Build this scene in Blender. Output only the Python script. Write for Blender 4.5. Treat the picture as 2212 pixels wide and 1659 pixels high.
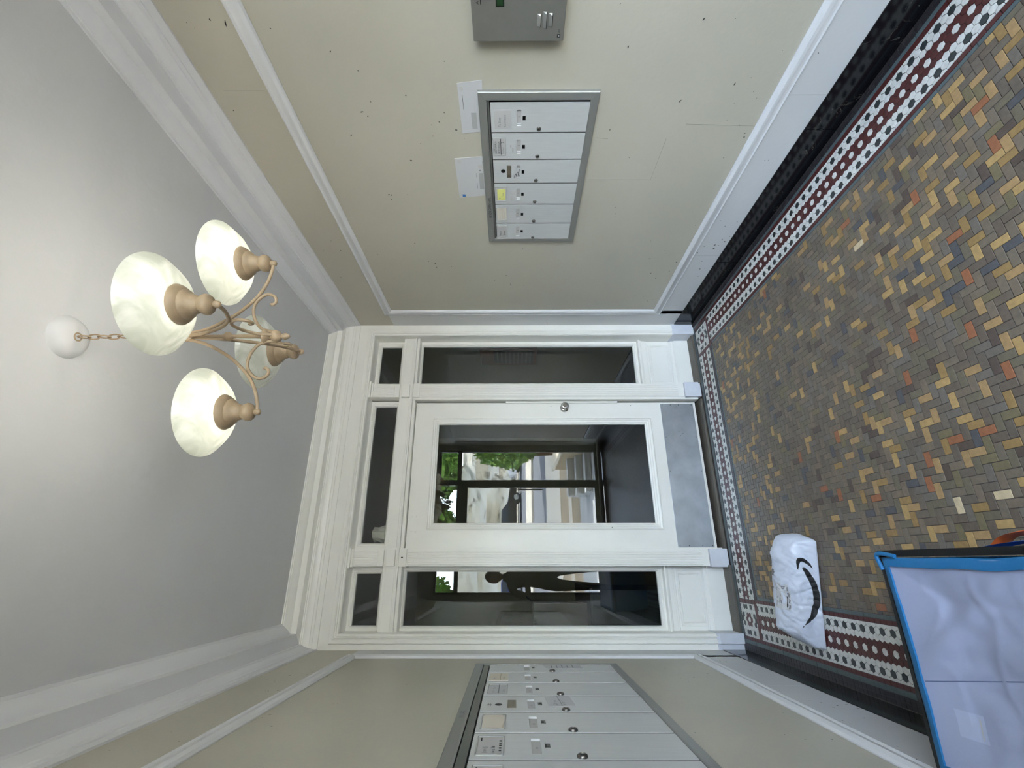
import bpy, bmesh, math, random
from mathutils import Vector, Matrix, noise
from mathutils.bvhtree import BVHTree
random.seed(7)
for o in list(bpy.data.objects): bpy.data.objects.remove(o)
S = bpy.context.scene
COL = S.collection
PI = math.pi
# ------------------------------------------------------------------ camera
F0, YAW, PIT, ROL, CH = 981.1983, .3757, .0038, -.0026, 1.4
fv = Vector((math.sin(YAW)*math.cos(PIT), math.cos(YAW)*math.cos(PIT), math.sin(PIT)))
rv = fv.cross(Vector((0, 0, 1))).normalized(); uv = rv.cross(fv)
c_, s_ = math.cos(ROL), math.sin(ROL)
rv, uv = c_*rv+s_*uv, c_*uv-s_*rv
camd = bpy.data.cameras.new('camera'); cam = bpy.data.objects.new('camera', camd); COL.objects.link(cam)
cx_, cy_, cz_ = -uv, rv, -fv          # the phone was held on its side
cam.matrix_world = Matrix(((cx_.x, cy_.x, cz_.x, 0), (cx_.y, cy_.y, cz_.y, 0), (cx_.z, cy_.z, cz_.z, CH), (0, 0, 0, 1)))
camd.sensor_width = 36; camd.sensor_fit = 'HORIZONTAL'; camd.lens = F0/2212*36
camd.clip_start = .02; camd.clip_end = 300
S.camera = cam
# ------------------------------------------------------------------ world, sun, exposure
wd = bpy.data.worlds.new('world'); S.world = wd; wd.use_nodes = True
nt = wd.node_tree; nt.nodes.clear()
sky = nt.nodes.new('ShaderNodeTexSky'); sky.sky_type = 'NISHITA'; sky.sun_disc = False
sky.sun_elevation = math.radians(48); sky.sun_rotation = math.radians(100)
bgn = nt.nodes.new('ShaderNodeBackground'); bgn.inputs['Strength'].default_value = 4.4
outn = nt.nodes.new('ShaderNodeOutputWorld')
hs_ = nt.nodes.new('ShaderNodeHueSaturation'); hs_.inputs['Saturation'].default_value = .62
nt.links.new(sky.outputs[0], hs_.inputs['Color']); nt.links.new(hs_.outputs[0], bgn.inputs[0]); nt.links.new(bgn.outputs[0], outn.inputs[0])
sd = bpy.data.lights.new('sun', 'SUN'); sd.energy = 70; sd.angle = .01; sd.color = (1, .96, .9)
so = bpy.data.objects.new('sun', sd); COL.objects.link(so); so.location = (6, -6, 9)
so.rotation_euler = Vector((.80, -.42, .62)).to_track_quat('Z', 'Y').to_euler()
S.view_settings.view_transform = 'Standard'; S.view_settings.look = 'None'
S.view_settings.gamma = 1; S.view_settings.use_curve_mapping = False
S.view_settings.exposure = 0.27
BULB = 1.0
# ------------------------------------------------------------------ dimensions (metres)
XR, XL, YE, ZC, YF = 1.7482, -.4936, 3.1645, 2.775, -.55

# ------------------------------------------------------------------ materials
def lin(c):
    return tuple((x/12.92 if x <= .04045 else ((x+.055)/1.055)**2.4) for x in [v/255 for v in c])
def mat(name, rgb, rough=.5, metal=0., bump=0., bscale=60., var=0., vscale=8., spec=None, stretch=None):
    m = bpy.data.materials.new(name); m.use_nodes = True
    n = m.node_tree.nodes; l = m.node_tree.links; b = n['Principled BSDF']
    col = (*lin(rgb), 1)
    b.inputs['Base Color'].default_value = col; b.inputs['Roughness'].default_value = rough
    b.inputs['Metallic'].default_value = metal
    if spec is not None: b.inputs['Specular IOR Level'].default_value = spec
    if bump or var:
        geo = n.new('ShaderNodeNewGeometry'); mp = n.new('ShaderNodeMapping')
        l.new(geo.outputs['Position'], mp.inputs['Vector'])
        if stretch: mp.inputs['Scale'].default_value = stretch
    if var:
        t = n.new('ShaderNodeTexNoise'); t.inputs['Scale'].default_value = vscale; t.inputs['Detail'].default_value = 5
        l.new(mp.outputs[0], t.inputs['Vector'])
        h = n.new('ShaderNodeMapRange'); h.inputs[3].default_value = 1-var; h.inputs[4].default_value = 1+var
        h.inputs[1].default_value = .3; h.inputs[2].default_value = .7
        l.new(t.outputs[0], h.inputs[0])
        mx = n.new('ShaderNodeVectorMath'); mx.operation = 'SCALE'; mx.inputs[0].default_value = col[:3]
        l.new(h.outputs[0], mx.inputs['Scale']); l.new(mx.outputs[0], b.inputs['Base Color'])
    if bump:
        t2 = n.new('ShaderNodeTexNoise'); t2.inputs['Scale'].default_value = bscale; t2.inputs['Detail'].default_value = 4
        l.new(mp.outputs[0], t2.inputs['Vector'])
        bp = n.new('ShaderNodeBump'); bp.inputs['Strength'].default_value = bump; bp.inputs['Distance'].default_value = .002
        l.new(t2.outputs[0], bp.inputs['Height']); l.new(bp.outputs[0], b.inputs['Normal'])
    return m
def wallpaint(name, rgb, pits=True):
    m = mat(name, rgb, .42, bump=.35, bscale=55, var=.035, vscale=2.2)
    if pits:   # chips in the plaster: small dark pits in clusters
        n = m.node_tree.nodes; l = m.node_tree.links; b = n['Principled BSDF']
        geo = n.new('ShaderNodeNewGeometry')
        wn = n.new('ShaderNodeTexNoise'); wn.inputs['Scale'].default_value = 30
        l.new(geo.outputs['Position'], wn.inputs['Vector'])
        ad = n.new('ShaderNodeMix'); ad.data_type = 'VECTOR'; ad.inputs[0].default_value = .02
        l.new(geo.outputs['Position'], ad.inputs[4]); l.new(wn.outputs['Color'], ad.inputs[5])
        v = n.new('ShaderNodeTexVoronoi'); v.inputs['Scale'].default_value = 26
        l.new(ad.outputs[1], v.inputs['Vector'])
        c = n.new('ShaderNodeTexNoise'); c.inputs['Scale'].default_value = 3.1; l.new(geo.outputs['Position'], c.inputs['Vector'])
        th = n.new('ShaderNodeMapRange'); th.inputs[1].default_value = .49; th.inputs[2].default_value = .70
        th.inputs[3].default_value = 0.; th.inputs[4].default_value = .145
        l.new(c.outputs[0], th.inputs[0])
        lt = n.new('ShaderNodeMath'); lt.operation = 'LESS_THAN'; l.new(v.outputs['Distance'], lt.inputs[0]); l.new(th.outputs[0], lt.inputs[1])
        mx = n.new('ShaderNodeMix'); mx.data_type = 'RGBA'; l.new(lt.outputs[0], mx.inputs[0])
        src = b.inputs['Base Color'].links[0].from_socket
        l.new(src, mx.inputs[6]); mx.inputs[7].default_value = (.10, .09, .075, 1)
        l.new(mx.outputs[2], b.inputs['Base Color'])
    return m
def glassmat(name, ior=1.55, tint=(.93, .96, .95)):
    m = bpy.data.materials.new(name); m.use_nodes = True
    n = m.node_tree.nodes; l = m.node_tree.links; n.clear()
    o = n.new('ShaderNodeOutputMaterial'); mx = n.new('ShaderNodeMixShader')
    t = n.new('ShaderNodeBsdfTransparent'); t.inputs[0].default_value = (*tint, 1)
    g = n.new('ShaderNodeBsdfGlossy'); g.inputs['Roughness'].default_value = .0
    f = n.new('ShaderNodeFresnel'); f.inputs['IOR'].default_value = ior
    l.new(f.outputs[0], mx.inputs[0]); l.new(t.outputs[0], mx.inputs[1]); l.new(g.outputs[0], mx.inputs[2]); l.new(mx.outputs[0], o.inputs[0])
    return m
def veined(name, base, vein, scale, rough, width=.04):
    m = mat(name, base, rough); n = m.node_tree.nodes; l = m.node_tree.links; b = n['Principled BSDF']
    geo = n.new('ShaderNodeNewGeometry')
    w = n.new('ShaderNodeTexNoise'); w.inputs['Scale'].default_value = scale; w.inputs['Detail'].default_value = 6; w.inputs['Distortion'].default_value = 1.6
    l.new(geo.outputs['Position'], w.inputs['Vector'])
    a = n.new('ShaderNodeMath'); a.operation = 'SUBTRACT'; a.inputs[1].default_value = .5; l.new(w.outputs[0], a.inputs[0])
    ab = n.new('ShaderNodeMath'); ab.operation = 'ABSOLUTE'; l.new(a.outputs[0], ab.inputs[0])
    r = n.new('ShaderNodeMapRange'); r.inputs[1].default_value = 0; r.inputs[2].default_value = width*.2; r.inputs[3].default_value = 1; r.inputs[4].default_value = 0
    l.new(ab.outputs[0], r.inputs[0])
    k = n.new('ShaderNodeTexNoise'); k.inputs['Scale'].default_value = scale*1.7; l.new(geo.outputs['Position'], k.inputs['Vector'])
    k2 = n.new('ShaderNodeMapRange'); k2.inputs[1].default_value = .5; k2.inputs[2].default_value = .65; l.new(k.outputs[0], k2.inputs[0])
    mu = n.new('ShaderNodeMath'); mu.operation = 'MULTIPLY'; l.new(r.outputs[0], mu.inputs[0]); l.new(k2.outputs[0], mu.inputs[1])
    mx = n.new('ShaderNodeMix'); mx.data_type = 'RGBA'; l.new(mu.outputs[0], mx.inputs[0])
    mx.inputs[6].default_value = (*lin(base), 1); mx.inputs[7].default_value = (*lin(vein), 1); l.new(mx.outputs[2], b.inputs['Base Color'])
    return m
M = dict(
 wall=wallpaint('beige_plaster', (184, 179, 164)),
 wall2=wallpaint('white_plaster', (204, 204, 204), True),
 ceil=mat('ceiling_paint', (200, 200, 200), .6, bump=.5, bscale=35, var=.02, vscale=3),
 stick=mat('white_sticker', (176, 184, 208), .4), seam=mat('seam_thread', (96, 108, 140), .8),
 crackm=mat('crack_fill', (150, 146, 132), .6),
 crown=mat('crown_paint', (216, 216, 217), .4, bump=.15, bscale=50),
 trim=mat('white_gloss_paint', (241, 239, 231), .3, bump=.12, bscale=90, var=.015, vscale=6),
 plinth=mat('worn_white_paint', (212, 214, 220), .4, bump=.3, bscale=60, var=.06, vscale=14),
 marble=veined('black_marble', (14, 15, 18), (96, 90, 78), 9, .12),
 stone=mat('grey_stone', (98, 92, 82), .5, bump=.4, var=.15, vscale=12),
 grout=mat('grout', (66, 62, 58), .8),
 alu=mat('grey_anodised_aluminium', (150, 150, 146), .38, .55, bump=.05, bscale=200),
 alud=mat('dark_anodised_aluminium', (112, 113, 108), .42, .5),
 door=mat('brushed_silver_door', (214, 215, 215), .36, .35, bump=.12, bscale=90, var=.03, vscale=12, stretch=(1, 9, 1)),
 chrome=mat('chrome', (205, 205, 205), .12, 1.),
 nickel=mat('aged_nickel', (112, 108, 103), .32, .9),
 black=mat('black', (10, 10, 10), .5), ink=mat('black_ink', (22, 22, 24), .6), greyink=mat('grey_ink', (120, 120, 124), .6),
 paper=mat('paper', (192, 192, 193), .7), card=mat('grey_card', (188, 186, 184), .6), cream=mat('cream_card', (214, 205, 190), .6),
 yellow=mat('yellow_note', (222, 222, 130), .7), brass=mat('tarnished_plate', (120, 112, 98), .4, .5), blueink=mat('blue_ink', (60, 110, 170), .6),
 window=mat('clear_plastic', (168, 168, 166), .25),
 steel=mat('scuffed_steel', (172, 176, 180), .36, .85, bump=.25, bscale=40, var=.14, vscale=9),
 inter=mat('brushed_grey_steel', (140, 138, 132), .42, .6, bump=.08, bscale=120, var=.03, vscale=20),
 green=mat('green_display', (28, 62, 30), .3),
 bronze=mat('dark_bronze_frame', (36, 34, 32), .4, .3),
 glass=glassmat('pane_glass'), glass2=glassmat('entrance_glass', 1.4, (.97, .98, .98)),
 iron=mat('sandy_beige_metal', (158, 137, 110), .5, bump=.3, bscale=150, var=.08, vscale=40),
 poly=mat('white_poly_mailer', (198, 203, 214), .28, bump=.35, bscale=22),
 lining=mat('white_lining', (164, 171, 197), .6, bump=.9, bscale=26),
 blue=mat('blue_binding', (28, 108, 160), .6, bump=.3, bscale=120), blue2=mat('blue_strap', (36, 100, 206), .6, bump=.3, bscale=120),
 navy=mat('black_webbing', (4, 5, 9), .6, bump=.3, bscale=160), orange=mat('orange_handle', (240, 112, 34), .6, bump=.3, bscale=120),
)
def shade_mat():
    m = bpy.data.materials.new('alabaster_glass'); m.use_nodes = True
    n = m.node_tree.nodes; l = m.node_tree.links; n.clear()
    o = n.new('ShaderNodeOutputMaterial')
    d = n.new('ShaderNodeBsdfDiffuse'); t = n.new('ShaderNodeBsdfTranslucent'); g = n.new('ShaderNodeBsdfGlossy'); g.inputs['Roughness'].default_value = .15
    tc = n.new('ShaderNodeTexCoord'); w = n.new('ShaderNodeTexNoise'); w.inputs['Scale'].default_value = 9; w.inputs['Distortion'].default_value = 2.2; w.inputs['Detail'].default_value = 3
    l.new(tc.outputs['Object'], w.inputs['Vector'])
    r = n.new('ShaderNodeValToRGB'); r.color_ramp.elements[0].position = .35; r.color_ramp.elements[0].color = (*lin((222, 224, 214)), 1)
    r.color_ramp.elements[1].position = .62; r.color_ramp.elements[1].color = (*lin((250, 250, 244)), 1)
    l.new(w.outputs[0], r.inputs[0])
    l.new(r.outputs[0], d.inputs[0]); l.new(r.outputs[0], t.inputs[0])
    a = n.new('ShaderNodeMixShader'); a.inputs[0].default_value = .5; l.new(d.outputs[0], a.inputs[1]); l.new(t.outputs[0], a.inputs[2])
    b = n.new('ShaderNodeMixShader'); b.inputs[0].default_value = .05; l.new(a.outputs[0], b.inputs[1]); l.new(g.outputs[0], b.inputs[2])
    l.new(b.outputs[0], o.inputs[0]); return m
M['shade'] = shade_mat()

# ------------------------------------------------------------------ builders
W = {}
def tag(o, label=None, cat=None, group=None, kind=None):
    if label: o['label'] = label
    if cat: o['category'] = cat
    if group: o['group'] = group
    if kind: o['kind'] = kind
    return o
def empty(name, loc, label=None, cat=None, group=None, kind=None):
    o = bpy.data.objects.new(name, None); o.empty_display_size = .05; COL.objects.link(o)
    o.location = loc; W[o.name] = Vector(loc); return tag(o, label, cat, group, kind)
class MB:
    def __init__(s): s.v = []; s.f = []; s.m = []
    def add(s, vs, fs, mi=0):
        b = len(s.v); s.v += [Vector(p) for p in vs]; s.f += [tuple(b+i for i in f) for f in fs]; s.m += [mi]*len(fs); return s
    def box(s, x0, x1, y0, y1, z0, z1, mi=0):
        x0, x1 = sorted((x0, x1)); y0, y1 = sorted((y0, y1)); z0, z1 = sorted((z0, z1))
        return s.add([(x0,y0,z0),(x1,y0,z0),(x1,y1,z0),(x0,y1,z0),(x0,y0,z1),(x1,y0,z1),(x1,y1,z1),(x0,y1,z1)],
                     [(0,3,2,1),(4,5,6,7),(0,1,5,4),(1,2,6,5),(2,3,7,6),(3,0,4,7)], mi)
    def prism(s, poly, axis, a0, a1, mi=0):       # poly: 2-D points, extruded along axis 0/1/2
        n = len(poly)
        def P(p, a):
            q = list(p); q.insert(axis, a); return tuple(q)
        s.add([P(p, a0) for p in poly]+[P(p, a1) for p in poly],
              [tuple(range(n)), tuple(range(2*n-1, n-1, -1))]+[(i, i+n, (i+1) % n+n, (i+1) % n) for i in range(n)], mi); return s
    def lathe(s, c, prof, seg=32, axis=Vector((0, 0, 1)), mi=0, cap=True):
        q = Vector((0, 0, 1)).rotation_difference(Vector(axis)); c = Vector(c); vs = []; fs = []
        for r, z in prof:
            for k in range(seg):
                a = 2*PI*k/seg; vs.append(c+q @ Vector((r*math.cos(a), r*math.sin(a), z)))
        n = len(prof)
        for i in range(n-1):
            for k in range(seg):
                fs.append((i*seg+k, i*seg+(k+1) % seg, (i+1)*seg+(k+1) % seg, (i+1)*seg+k))
        if cap: fs.append(tuple(range(seg-1, -1, -1))); fs.append(tuple((n-1)*seg+k for k in range(seg)))
        return s.add(vs, fs, mi)
    def tube(s, pts, r, seg=8, mi=0, closed=False):
        pts = [Vector(p) for p in pts]; n = len(pts); vs = []; fs = []
        rad = r if isinstance(r, (list, tuple)) else [r]*n
        prev = None
        for i, p in enumerate(pts):
            if closed: t = pts[(i+1) % n]-pts[i-1]
            else: t = pts[min(i+1, n-1)]-pts[max(i-1, 0)]
            t.normalize()
            if prev is None: a = t.orthogonal().normalized()
            else: a = (prev-t*prev.dot(t)).normalized()
            prev = a; b = t.cross(a)
            for k in range(seg):
                th = 2*PI*k/seg; vs.append(p+(a*math.cos(th)+b*math.sin(th))*rad[i])
        for i in range(n if closed else n-1):
            j = (i+1) % n
            for k in range(seg): fs.append((i*seg+k, i*seg+(k+1) % seg, j*seg+(k+1) % seg, j*seg+k))
        if not closed: fs.append(tuple(range(seg-1, -1, -1))); fs.append(tuple((n-1)*seg+k for k in range(seg)))
        return s.add(vs, fs, mi)
    def sphere(s, c, r, seg=16, rings=10, sc=(1, 1, 1), mi=0):
        prof = [(max(r*math.sin(PI*i/rings), 1e-5), -r*math.cos(PI*i/rings)) for i in range(rings+1)]
        b = len(s.v); s.lathe((0, 0, 0), prof, seg, mi=mi, cap=False)
        for i in range(b, len(s.v)): v = s.v[i]; s.v[i] = Vector((c[0]+v.x*sc[0], c[1]+v.y*sc[1], c[2]+v.z*sc[2]))
        return s
    def loft(s, rings, mi=0, closed_ring=False, closed_path=False, caps=False):
        n = len(rings[0]); vs = [p for r in rings for p in r]; fs = []; R = len(rings)
        for i in range(R if closed_path else R-1):
            j = (i+1) % R
            for k in range(n if closed_ring else n-1):
                fs.append((i*n+k, i*n+(k+1) % n, j*n+(k+1) % n, j*n+k))
        if caps: fs.append(tuple(range(n-1, -1, -1))); fs.append(tuple((R-1)*n+k for k in range(n)))
        return s.add(vs, fs, mi)
    def build(s, name, mats, parent=None, bevel=0, smooth=False, origin=None, sm_angle=40, recalc=True):
        if not isinstance(mats, (list, tuple)): mats = [mats]
        if origin is None:
            lo = [min(v[i] for v in s.v) for i in range(3)]; hi = [max(v[i] for v in s.v) for i in range(3)]
            origin = Vector(((lo[0]+hi[0])/2, (lo[1]+hi[1])/2, lo[2]))
        origin = Vector(origin)
        me = bpy.data.meshes.new(name); me.from_pydata([v-origin for v in s.v], [], s.f)
        for m in mats: me.materials.append(m)
        me.polygons.foreach_set('material_index', s.m)
        if recalc:
            bm = bmesh.new(); bm.from_mesh(me); bmesh.ops.recalc_face_normals(bm, faces=bm.faces); bm.to_mesh(me); bm.free()
        if smooth:
            me.polygons.foreach_set('use_smooth', [True]*len(me.polygons)); me.set_sharp_from_angle(angle=math.radians(sm_angle))
        me.update()
        return place(name, me, origin, parent, bevel)
def place(name, me, origin, parent=None, bevel=0):
    o = bpy.data.objects.new(name, me); COL.objects.link(o); origin = Vector(origin)
    o.location = origin-(W[parent.name] if parent else Vector()); o.parent = parent
    W[o.name] = origin
    if bevel:
        b = o.modifiers.new('bevel', 'BEVEL'); b.width = bevel; b.segments = 2; b.limit_method = 'ANGLE'; b.angle_limit = math.radians(35)
        b.harden_normals = False
    return o
def text(name, body, size, org, right, up, m, parent, squash=1., off=.0004, align='LEFT'):
    cu = bpy.data.curves.new('t', 'FONT'); cu.body = body; cu.size = size; cu.align_x = align; cu.resolution_u = 2
    t = bpy.data.objects.new('t', cu); COL.objects.link(t)
    me = bpy.data.meshes.new_from_object(t.evaluated_get(bpy.context.evaluated_depsgraph_get()))
    bpy.data.objects.remove(t); bpy.data.curves.remove(cu)
    R_, U_ = Vector(right).normalized(), Vector(up).normalized(); N_ = R_.cross(U_)
    for v in me.vertices: v.co = R_*v.co.x*squash+U_*v.co.y+N_*off
    me.materials.clear(); me.materials.append(m)
    me.name = name
    return place(name, me, org, parent)
def cut(me_obj): pass

# ================================================================== THE SETTING
# ---- walls
def wall(name, x0, x1, y0, y1, z0, z1, m):
    return tag(MB().box(x0, x1, y0, y1, z0, z1).build(name, m), kind='structure')
wr = wall('wall_right', XR, XR+.14, YF, 3.30, 0, ZC, M['wall'])
wl = wall('wall_left', XL-.14, XL, YF, 3.30, 0, ZC, M['wall'])
cl = tag(MB().box(XL-.14, XR+.14, YF-.1, 3.42, ZC, ZC+.1).build('ceiling', M['ceil']), kind='structure')
wfb = MB(); wfb.box(XL-.14, XR+.14, YF-.16, YF, 2.575, ZC+.1); wfb.box(XL-.14, XL+.07, YF-.16, YF, -.1, 2.575); wfb.box(XR-.07, XR+.14, YF-.16, YF, -.1, 2.575)
wf = tag(wfb.build('wall_front', M['wall']), kind='structure')
# white painted lower rails and corner stiles of the panelled plaster
for w, x, sg in ((wr, XR, -1), (wl, XL, 1)):
    for k, (a, b) in enumerate(((YF, .30), (.305, 1.274), (1.276, 2.30), (2.302, 2.992))):
        MB().box(x, x+sg*.0016, a, b, .12, .318).build('lower_rail', M['wall2'], w)
    MB().box(x, x+sg*.0016, 2.95, YE+.02, .12, 2.345).build('corner_stile', M['wall2'], w)
# panel mouldings: profile offset inwards from the outer edge, height off the wall
def panel_moulding(name, x, sg, y0, y1, z0, z1, wdt, parent):
    pr = [(0, 0), (0, .007), (.08, .010), (.16, .005), (.30, .006), (.48, .014), (.72, .018), (.92, .012), (1, .004), (1, 0)]
    rings = []
    for (cy, cz, dy, dz) in ((y0, z0, 1, 1), (y1, z0, -1, 1), (y1, z1, -1, -1), (y0, z1, 1, -1)):
        rings.append([(x+sg*h, cy+dy*a*wdt, cz+dz*a*wdt) for a, h in pr])
    return MB().loft(rings, closed_path=True).build(name, M['crown'], parent, smooth=True, sm_angle=30)
panel_moulding('panel_moulding', XR-.0005, -1, YF+.2, 2.994, .296, 2.371, .064, wr)
panel_moulding('panel_moulding', XL+.0005, 1, YF+.2, 2.975, .335, 2.356, .07, wl)
# hairline cracks in the plaster (thin filled lines)
for pts in ([(1.705, 1.029), (1.707, .727), (1.477, .722)], [(1.247, 2.55), (1.248, 2.385)], [(1.404, .66), (1.415, .36)], [(1.47, 1.03), (1.475, .98)]):
    MB().tube([(XR, y, z) for y, z in pts], .0009, 4).build('crack', M['crackm'], wr)
for (y, z, l, a) in ((1.005, 2.399, .022, 20), (.993, 2.446, .008, 0), (1.796, 2.034, .010, 70), (1.80, 2.02, .008, 10), (2.174, 1.978, .008, 50), (1.83, 2.03, .006, 0), (1.3, .72, .014, 30), (1.23, .53, .012, 10), (1.17, 1.99, .008, 80), (1.1, 2.07, .007, 40),
                     (1.34, 2.03, .014, 75), (1.36, 2.01, .008, 30), (1.45, 2.11, .008, 60), (2.35, 1.93, .008, 40), (2.6, 1.42, .006, 0), (1.27, 1.83, .006, 0), (2.33, .56, .008, 0), (1.09, .98, .009, 10), (1.00, .74, .01, 30)):
    d = Vector((0, math.cos(math.radians(a)), math.sin(math.radians(a))))*l/2; c = Vector((XR-.0003, y, z))
    MB().tube([c-d, c-d*.3+Vector((0, .001, .001)), c+d*.4, c+d], [.0006, .0024, .002, .0005], 5).build('chip', M['ink'], wr)
# ---- crown moulding: (distance from wall, height) lofted round the room
CR = [(0, 2.603), (.008, 2.603), (.008, 2.634), (.012, 2.636), (.012, 2.650), (.016, 2.654), (.019, 2.666), (.026, 2.679), (.034, 2.686), (.034, 2.694), (.039, 2.696),
      (.039, 2.702), (.102, 2.702), (.102, 2.737), (.110, 2.739), (.116, 2.741), (.128, 2.748), (.141, 2.757), (.152, 2.763), (.152, 2.767), (.162, 2.768), (.162, ZC), (0, ZC)]
def corner_ring(pr, i, x0=XL, x1=XR, y0=YF, y1=YE):
    cx, cy, dx, dy = ((x0, y0, 1, 1), (x1, y0, -1, 1), (x1, y1, -1, -1), (x0, y1, 1, -1))[i]
    return [(cx+dx*d, cy+dy*d, z) for d, z in pr]
for i in range(4):
    tag(MB().loft([corner_ring(CR, i), corner_ring(CR, (i+1) % 4)]).build('trim_%d' % (i+1), M['crown'] if i != 2 else M['trim'], smooth=True, sm_angle=25),
        ['crown moulding above the front entrance', 'crown moulding along the right wall', 'white crown moulding over the door frame', 'crown moulding along the left wall'][i], kind='structure')
# ---- black marble baseboards in slabs
for nm, x, sg, cuts in (('baseboard_right', XR, -1, (YF, .42, 1.43, 2.36, YE-.01)), ('baseboard_left', XL, 1, (YF, .5, 1.6, 2.55, YE-.01))):
    b = empty(nm, (x, 1.3, 0), 'black veined marble baseboard along the %s wall' % nm[10:], kind='structure')
    for a, c in zip(cuts, cuts[1:]):
        MB().box(x-sg*.02, x+sg*.006, a, c-.0015, 0, .14).build('marble_slab', M['marble'], b, bevel=.0015)
# ---- end wall: casing, sashes, pilasters, transoms (one white partition)
ew = empty('wall_end', ((XL+XR)/2, 3.22, 0), 'white panelled timber screen with door, sidelights and transoms', kind='structure')
pr = [(-.002, 3.30), (-.002, 3.1645), (.033, 3.1645), (.0335, 3.168), (.0350, 3.168), (.0355, 3.157), (.0375, 3.155), (.056, 3.1545), (.060, 3.158), (.064, 3.166), (.070, 3.161), (.071, 3.151), (.077, 3.151), (.078, 3.158), (.088, 3.158), (.0895, 3.164), (.0915, 3.1665), (.0915, 3.31)]
def cas(i):
    x, z, dx, dz = ((XL, .135, 1, 0), (XL, 2.606, 1, -1), (XR, 2.606, -1, -1), (XR, .135, -1, 0))[i]
    return [(x+dx*s*(1 if i else 1), y, z+dz*(s+(.032 if s > .01 else 0))) for s, y in pr]
MB().loft([cas(i) for i in range(4)]).build('casing', M['trim'], ew, smooth=True, sm_angle=25)
for x0, x1, x2 in ((XL, XL+.036, XL+.094), (XR, XR-.036, XR-.094)):
    b = MB(); b.box(x0, x1, 3.158, 3.30, 0, .158); b.box(x1, x2, 3.143, 3.30, 0, .148)
    b.prism([(3.143, .148), (3.158, .162), (3.30, .162), (3.30, .148)], 0, min(x1, x2), max(x1, x2))
    b.build('plinth_block', M['plinth'], ew, bevel=.002)
def ring(b, o, i, yo, yi, ydeep, prof=None):
    """rectangular frame between outer and inner rectangles (x0,x1,z0,z1), stepped towards the glass"""
    prof = prof or [(0, yo+.06), (0, yo), (.55, yo), (.60, yo+.004), (.75, yo+.002), (1, yi), (1, ydeep)]
    rs = []
    for (a, c) in ((0, 2), (1, 2), (1, 3), (0, 3)):
        rs.append([(o[a]+(i[a]-o[a])*t, y, o[c]+(i[c]-o[c])*t) for t, y in prof])
    b.loft(rs, closed_path=True, closed_ring=True); return b
def sash(nm, o, i, ysash=3.28, label=None):
    w_ = empty(nm, ((o[0]+o[1])/2, ysash, o[2]), label, kind='structure')
    ring(MB(), o, i, ysash, 3.298, 3.32).build('window_frame', M['trim'], w_, bevel=.0012)
    MB().box(i[0]-.004, i[1]+.004, 3.300, 3.305, i[2]-.004, i[3]+.004).build('pane', M['glass'], w_)
    return w_
sash('window_1', (1.262, 1.658, .400, 2.160), (1.306, 1.625, .444, 2.123), label='tall sidelight window right of the door')
sash('window_2', (-.404, -.014, .400, 2.160), (-.376, -.053, .448, 2.121), label='tall sidelight window left of the door')
sash('window_3', (1.262, 1.658, 2.258, 2.486), (1.306, 1.620, 2.297, 2.456), label='small square transom window above the right sidelight')
sash('window_4', (.078, 1.150, 2.258, 2.486), (.127, 1.112, 2.293, 2.453), label='wide transom window above the door')
sash('window_5', (-.404, -.014, 2.258, 2.486), (-.375, -.065, 2.295, 2.454), label='small transom window above the left sidelight')
# transom bar
tb = MB(); tb.box(-.406, 1.658, 3.218, 3.34, 2.160, 2.262)
for a, c in ((-.405, -.03), (.10, 1.13), (1.28, 1.652)): tb.box(a, c, 3.2145, 3.22, 2.185, 2.243)
tb.prism([(3.218, 2.160), (3.208, 2.163), (3.208, 2.172), (3.218, 2.176)], 0, -.406, 1.658)
tb.build('transom_bar', M['trim'], ew, bevel=.0015)
MB().box(-.406, 1.658, 3.214, 3.32, 2.138, 2.1585).build('transom_stop', M['trim'], ew, bevel=.002)
# pilasters with reeds
def pilaster(x0, x1, xo):
    b = MB(); b.box(x0, x1, 3.198, 3.34, .12, 2.16); b.box(x0, x1, 3.198, 3.34, 2.262, 2.49)
    b.box(min(xo, x0), max(xo, x1), 3.206, 3.34, .02, 2.16)
    n = 6; w = (x1-x0-.012)/n
    for k in range(n):
        a = x0+.006+k*w
        for z0, z1 in ((.165, 2.10), (2.30, 2.455)):
            b.prism([(a+.0012, 3.199), (a+w*.3, 3.1945), (a+w*.7, 3.1945), (a+w-.0012, 3.199)], 2, z0, z1)
    b.build('pilaster', M['trim'], ew, bevel=.001)
    c = MB()
    c.box(x0-.003, x1+.003, 3.190, 3.30, 2.11, 2.156); c.box(x0-.006, x1+.006, 3.186, 3.30, 2.108, 2.113)       # necking block at door head
    c.box(x0, x1, 3.190, 3.22, 2.185, 2.243)                                                                  # cross block on transom bar
    c.prism([(x0, 3.198), (x1, 3.198), (x1+.012, 3.168), (x0-.012, 3.168)], 2, 2.47, 2.487)                    # flaring cap under the head
    c.box(x0-.004, x1+.004, 3.185, 3.20, 2.458, 2.470)
    c.build('pilaster_block', M['trim'], ew, bevel=.0015)
    MB().box(x0-.006, x1+.006, 3.180, 3.30, .0, .118).build('pilaster_base', M['plinth'], ew, bevel=.004)
pilaster(1.158, 1.262, 1.140); pilaster(-.019, .083, .094)
hb = MB(); hb.box(.02, .05, 3.206, 3.212, 2.122, 2.152); hb.build('hinge_plate', M['trim'], ew, bevel=.0008)
MB().box(.031, .039, 3.189, 3.2065, 2.131, 2.143).build('hinge_gap', M['black'], ew)
# jamb lining of recess and head
jl = MB(); jl.box(XL, -.404, 3.19, 3.36, .12, 2.5); jl.box(1.6590, XR, 3.19, 3.36, .12, 2.5); jl.box(XL, XR, 3.17, 3.36, 2.483, 2.60)
jl.build('jamb_lining', M['trim'], ew)
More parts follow.
